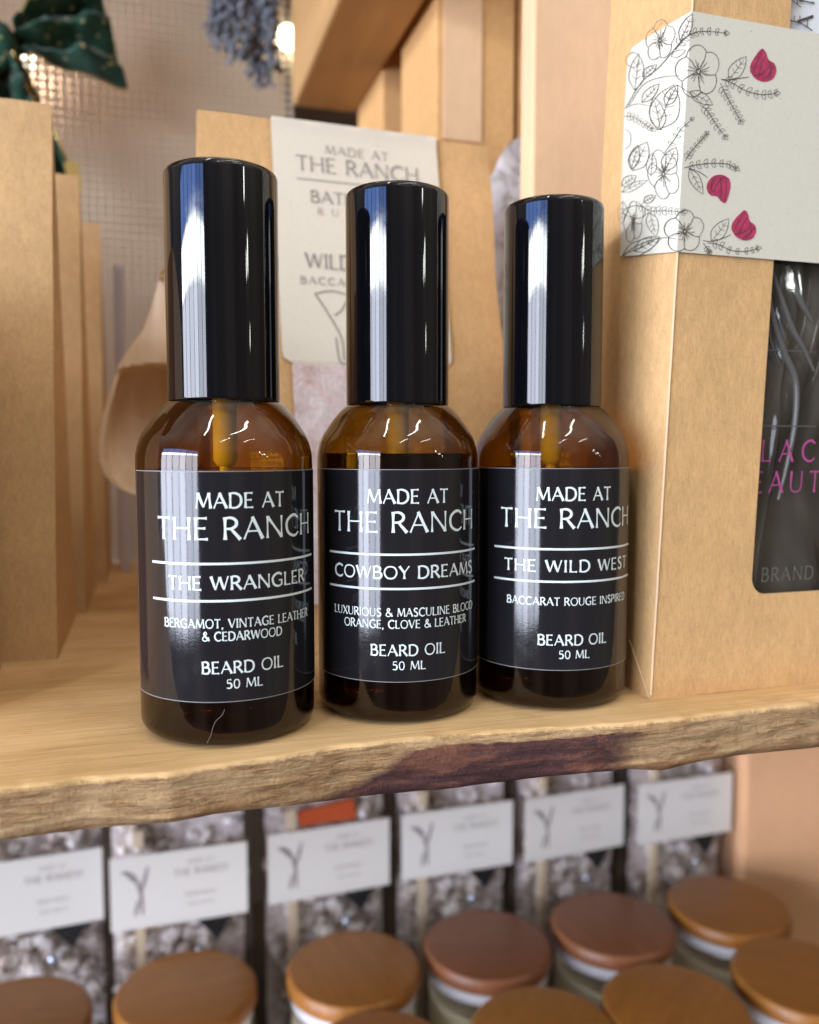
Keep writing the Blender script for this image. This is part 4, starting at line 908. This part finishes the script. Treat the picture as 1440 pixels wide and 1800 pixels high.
def make_gift(i):
    r = thing('gift_box', blabs[i], 'gift box', (0, 0, -.297), ROW, 'clear gift boxes with white labels')
    zc = .118
    lz0, lz1 = zc - .0205, zc + .0205; lw = BW * .94
    mb = MB(); mb.box(-lw / 2, lw / 2, -.0009, -.0004, lz0, lz1); lb = mb.build('label', M['white_paper'], r, smooth=False)
    fn = lambda x, y, l: (x, -.0011 - l * 3e-6, y); mb = MB()
    text(mb, 'MADE AT', fn, .011, zc + .0125, .0022, tr=.2, bold=.8); text(mb, 'THE RANCH', fn, .011, zc + .006, .0040, tr=.12, bold=.8)
    text(mb, 'WILD WEST', fn, .011, zc - .006, .0022, tr=.2, bold=.8); text(mb, 'WAX MELTS', fn, .011, zc - .0115, .0018, tr=.2, bold=.8)
    for q in ([(-.031, .012), (-.025, .010), (-.021, .000), (-.020, -.013)], [(-.017, .014), (-.019, .006), (-.021, .000)], [(-.029, .013), (-.024, .006)], [(-.024, -.013), (-.022, -.004)]):
        ribbon(mb, [(a, zc + b) for a, b in q], (.0009, .0019, .0008), fn, 2)
    mb.build('lettering', M['paleink'], lb, smooth=False)
    mb = MB(); mb.box(-.024, -.019, .003, .006, .004, .150); mb.build('wooden_stick', M['stick'], r, smooth=False)
    mb = MB(); mb.add([(.006, .003, lz0 + .001), (.030, .003, lz0 + .001), (.020, .003, lz0 - .016), (.006, .007, lz0 + .001), (.030, .007, lz0 + .001), (.020, .007, lz0 - .016)], [(0, 1, 2), (3, 5, 4), (0, 3, 4, 1), (1, 4, 5, 2), (2, 5, 3, 0)]); mb.build('black_tag', pouchm, r, smooth=False)
    mb = MB(); mb.blob((.010, .000, lz0 - .0185), .0028, .0022, .0028, 0, 16, 10); mb.build('bead', bead, r)
    rr = random.Random(5); mb = MB()
    for k in range(150):
        rot = Matrix.Rotation(rr.uniform(0, 6), 3, 'X') @ Matrix.Rotation(rr.uniform(0, 6), 3, 'Z'); s = rr.uniform(.5, 1.3)
        mb.blob((rr.uniform(-BW / 2 + .007, BW / 2 - .007), rr.uniform(.0075, .014), rr.uniform(.008, BH - .014)), .0068 * s, .0045 * s, .0026 * s, 0, 6, 4, rot)
    tag(mb.build('dried_petals', pet, r), kind='stuff')
    mb = MB(); mb.grid(lambda a, b: (-BW / 2 + .003 + (BW - .006) * a, .0125 + .003 * noise.noise(Vector((a * 7, b * 14, 1))), .003 + (BH - .010) * b), 30, 50); mb.build('tissue_liner', M['tissue'], r)
    mb = MB(); mb.box(-BW / 2, BW / 2, 0, BD, .0005, BH); mb.build('clear_case', M['clear'], r, smooth=False, bevel=.0012)
    return r
gb = None
for i, (px, py) in enumerate(PX):
    p = Pz(px, py, -.297 + .118)
    if gb is None: gb = make_gift(i); o = gb
    else: o = copy_tree(gb)
    o.location = (p.x, p.y, -.297); o.rotation_euler = (0, 0, ROW + R_((1.2, -1.6, .8, -.9, 1.9, -1.2)[i])); tag(o, blabs[i])
    for ch in kids(o):
        if ch.name.startswith(('dried_petals', 'tissue_liner')): ch.scale.x = (1, -1, 1, -1, -1, 1)[i]
p = Pz(580, 1512, -.179); mb = MB()
mb.add([(-.02, 0, .147), (.014, 0, .151), (.016, 0, .139), (-.018, 0, .139), (-.02, .003, .147), (.014, .003, .151), (.016, .003, .139), (-.018, .003, .139)], [(0, 1, 2, 3), (7, 6, 5, 4), (0, 4, 5, 1), (1, 5, 6, 2), (2, 6, 7, 3), (3, 7, 4, 0)])
o = mb.build('orange_card', mat('orange_card', (.75, .12, .03), .6), smooth=False); o.location = (p.x, p.y + .004, -.297); o.rotation_euler = (0, 0, ROW); tag(o, 'small orange card inside the clear box above its white label', 'card')
# pale panel at the right end
e0 = Pz(1312, 1420, -.179); mb = MB(); mb.box(0, .16, 0, .09, 0, .27); o = mb.build('pale_carton', M['apricot'], smooth=False, bevel=.001)
o.location = (e0.x, e0.y, -.297); o.rotation_euler = (0, 0, R_(6)); tag(o, 'plain pale peach carton on the lower shelf, right of the clear gift boxes', 'carton')
# a stray fibre on the first bottle
mb = MB(); P = [(.3952, 0)]
pts = []
for k, (px_, py_) in enumerate([(395, 1247), (390, 1258), (380, 1267), (374, 1280), (371, 1292), (364, 1306)]):
    d = ray(px_, py_); o_ = O - Vector((b1.location.x, b1.location.y, 0)); A_ = d.x ** 2 + d.y ** 2; B_ = 2 * (o_.x * d.x + o_.y * d.y); C_ = o_.x ** 2 + o_.y ** 2 - (BR + .0002) ** 2
    pts.append(O + d * ((-B_ - math.sqrt(max(0, B_ * B_ - 4 * A_ * C_))) / (2 * A_)))
mb.tube(catmull(pts, 4), .00003, 5); tag(mb.build('lint_fibre', mat('pale_lint', (.30, .29, .27), .8)), 'thin pale fibre clinging to the glass foot of the nearest bottle', 'fibre')
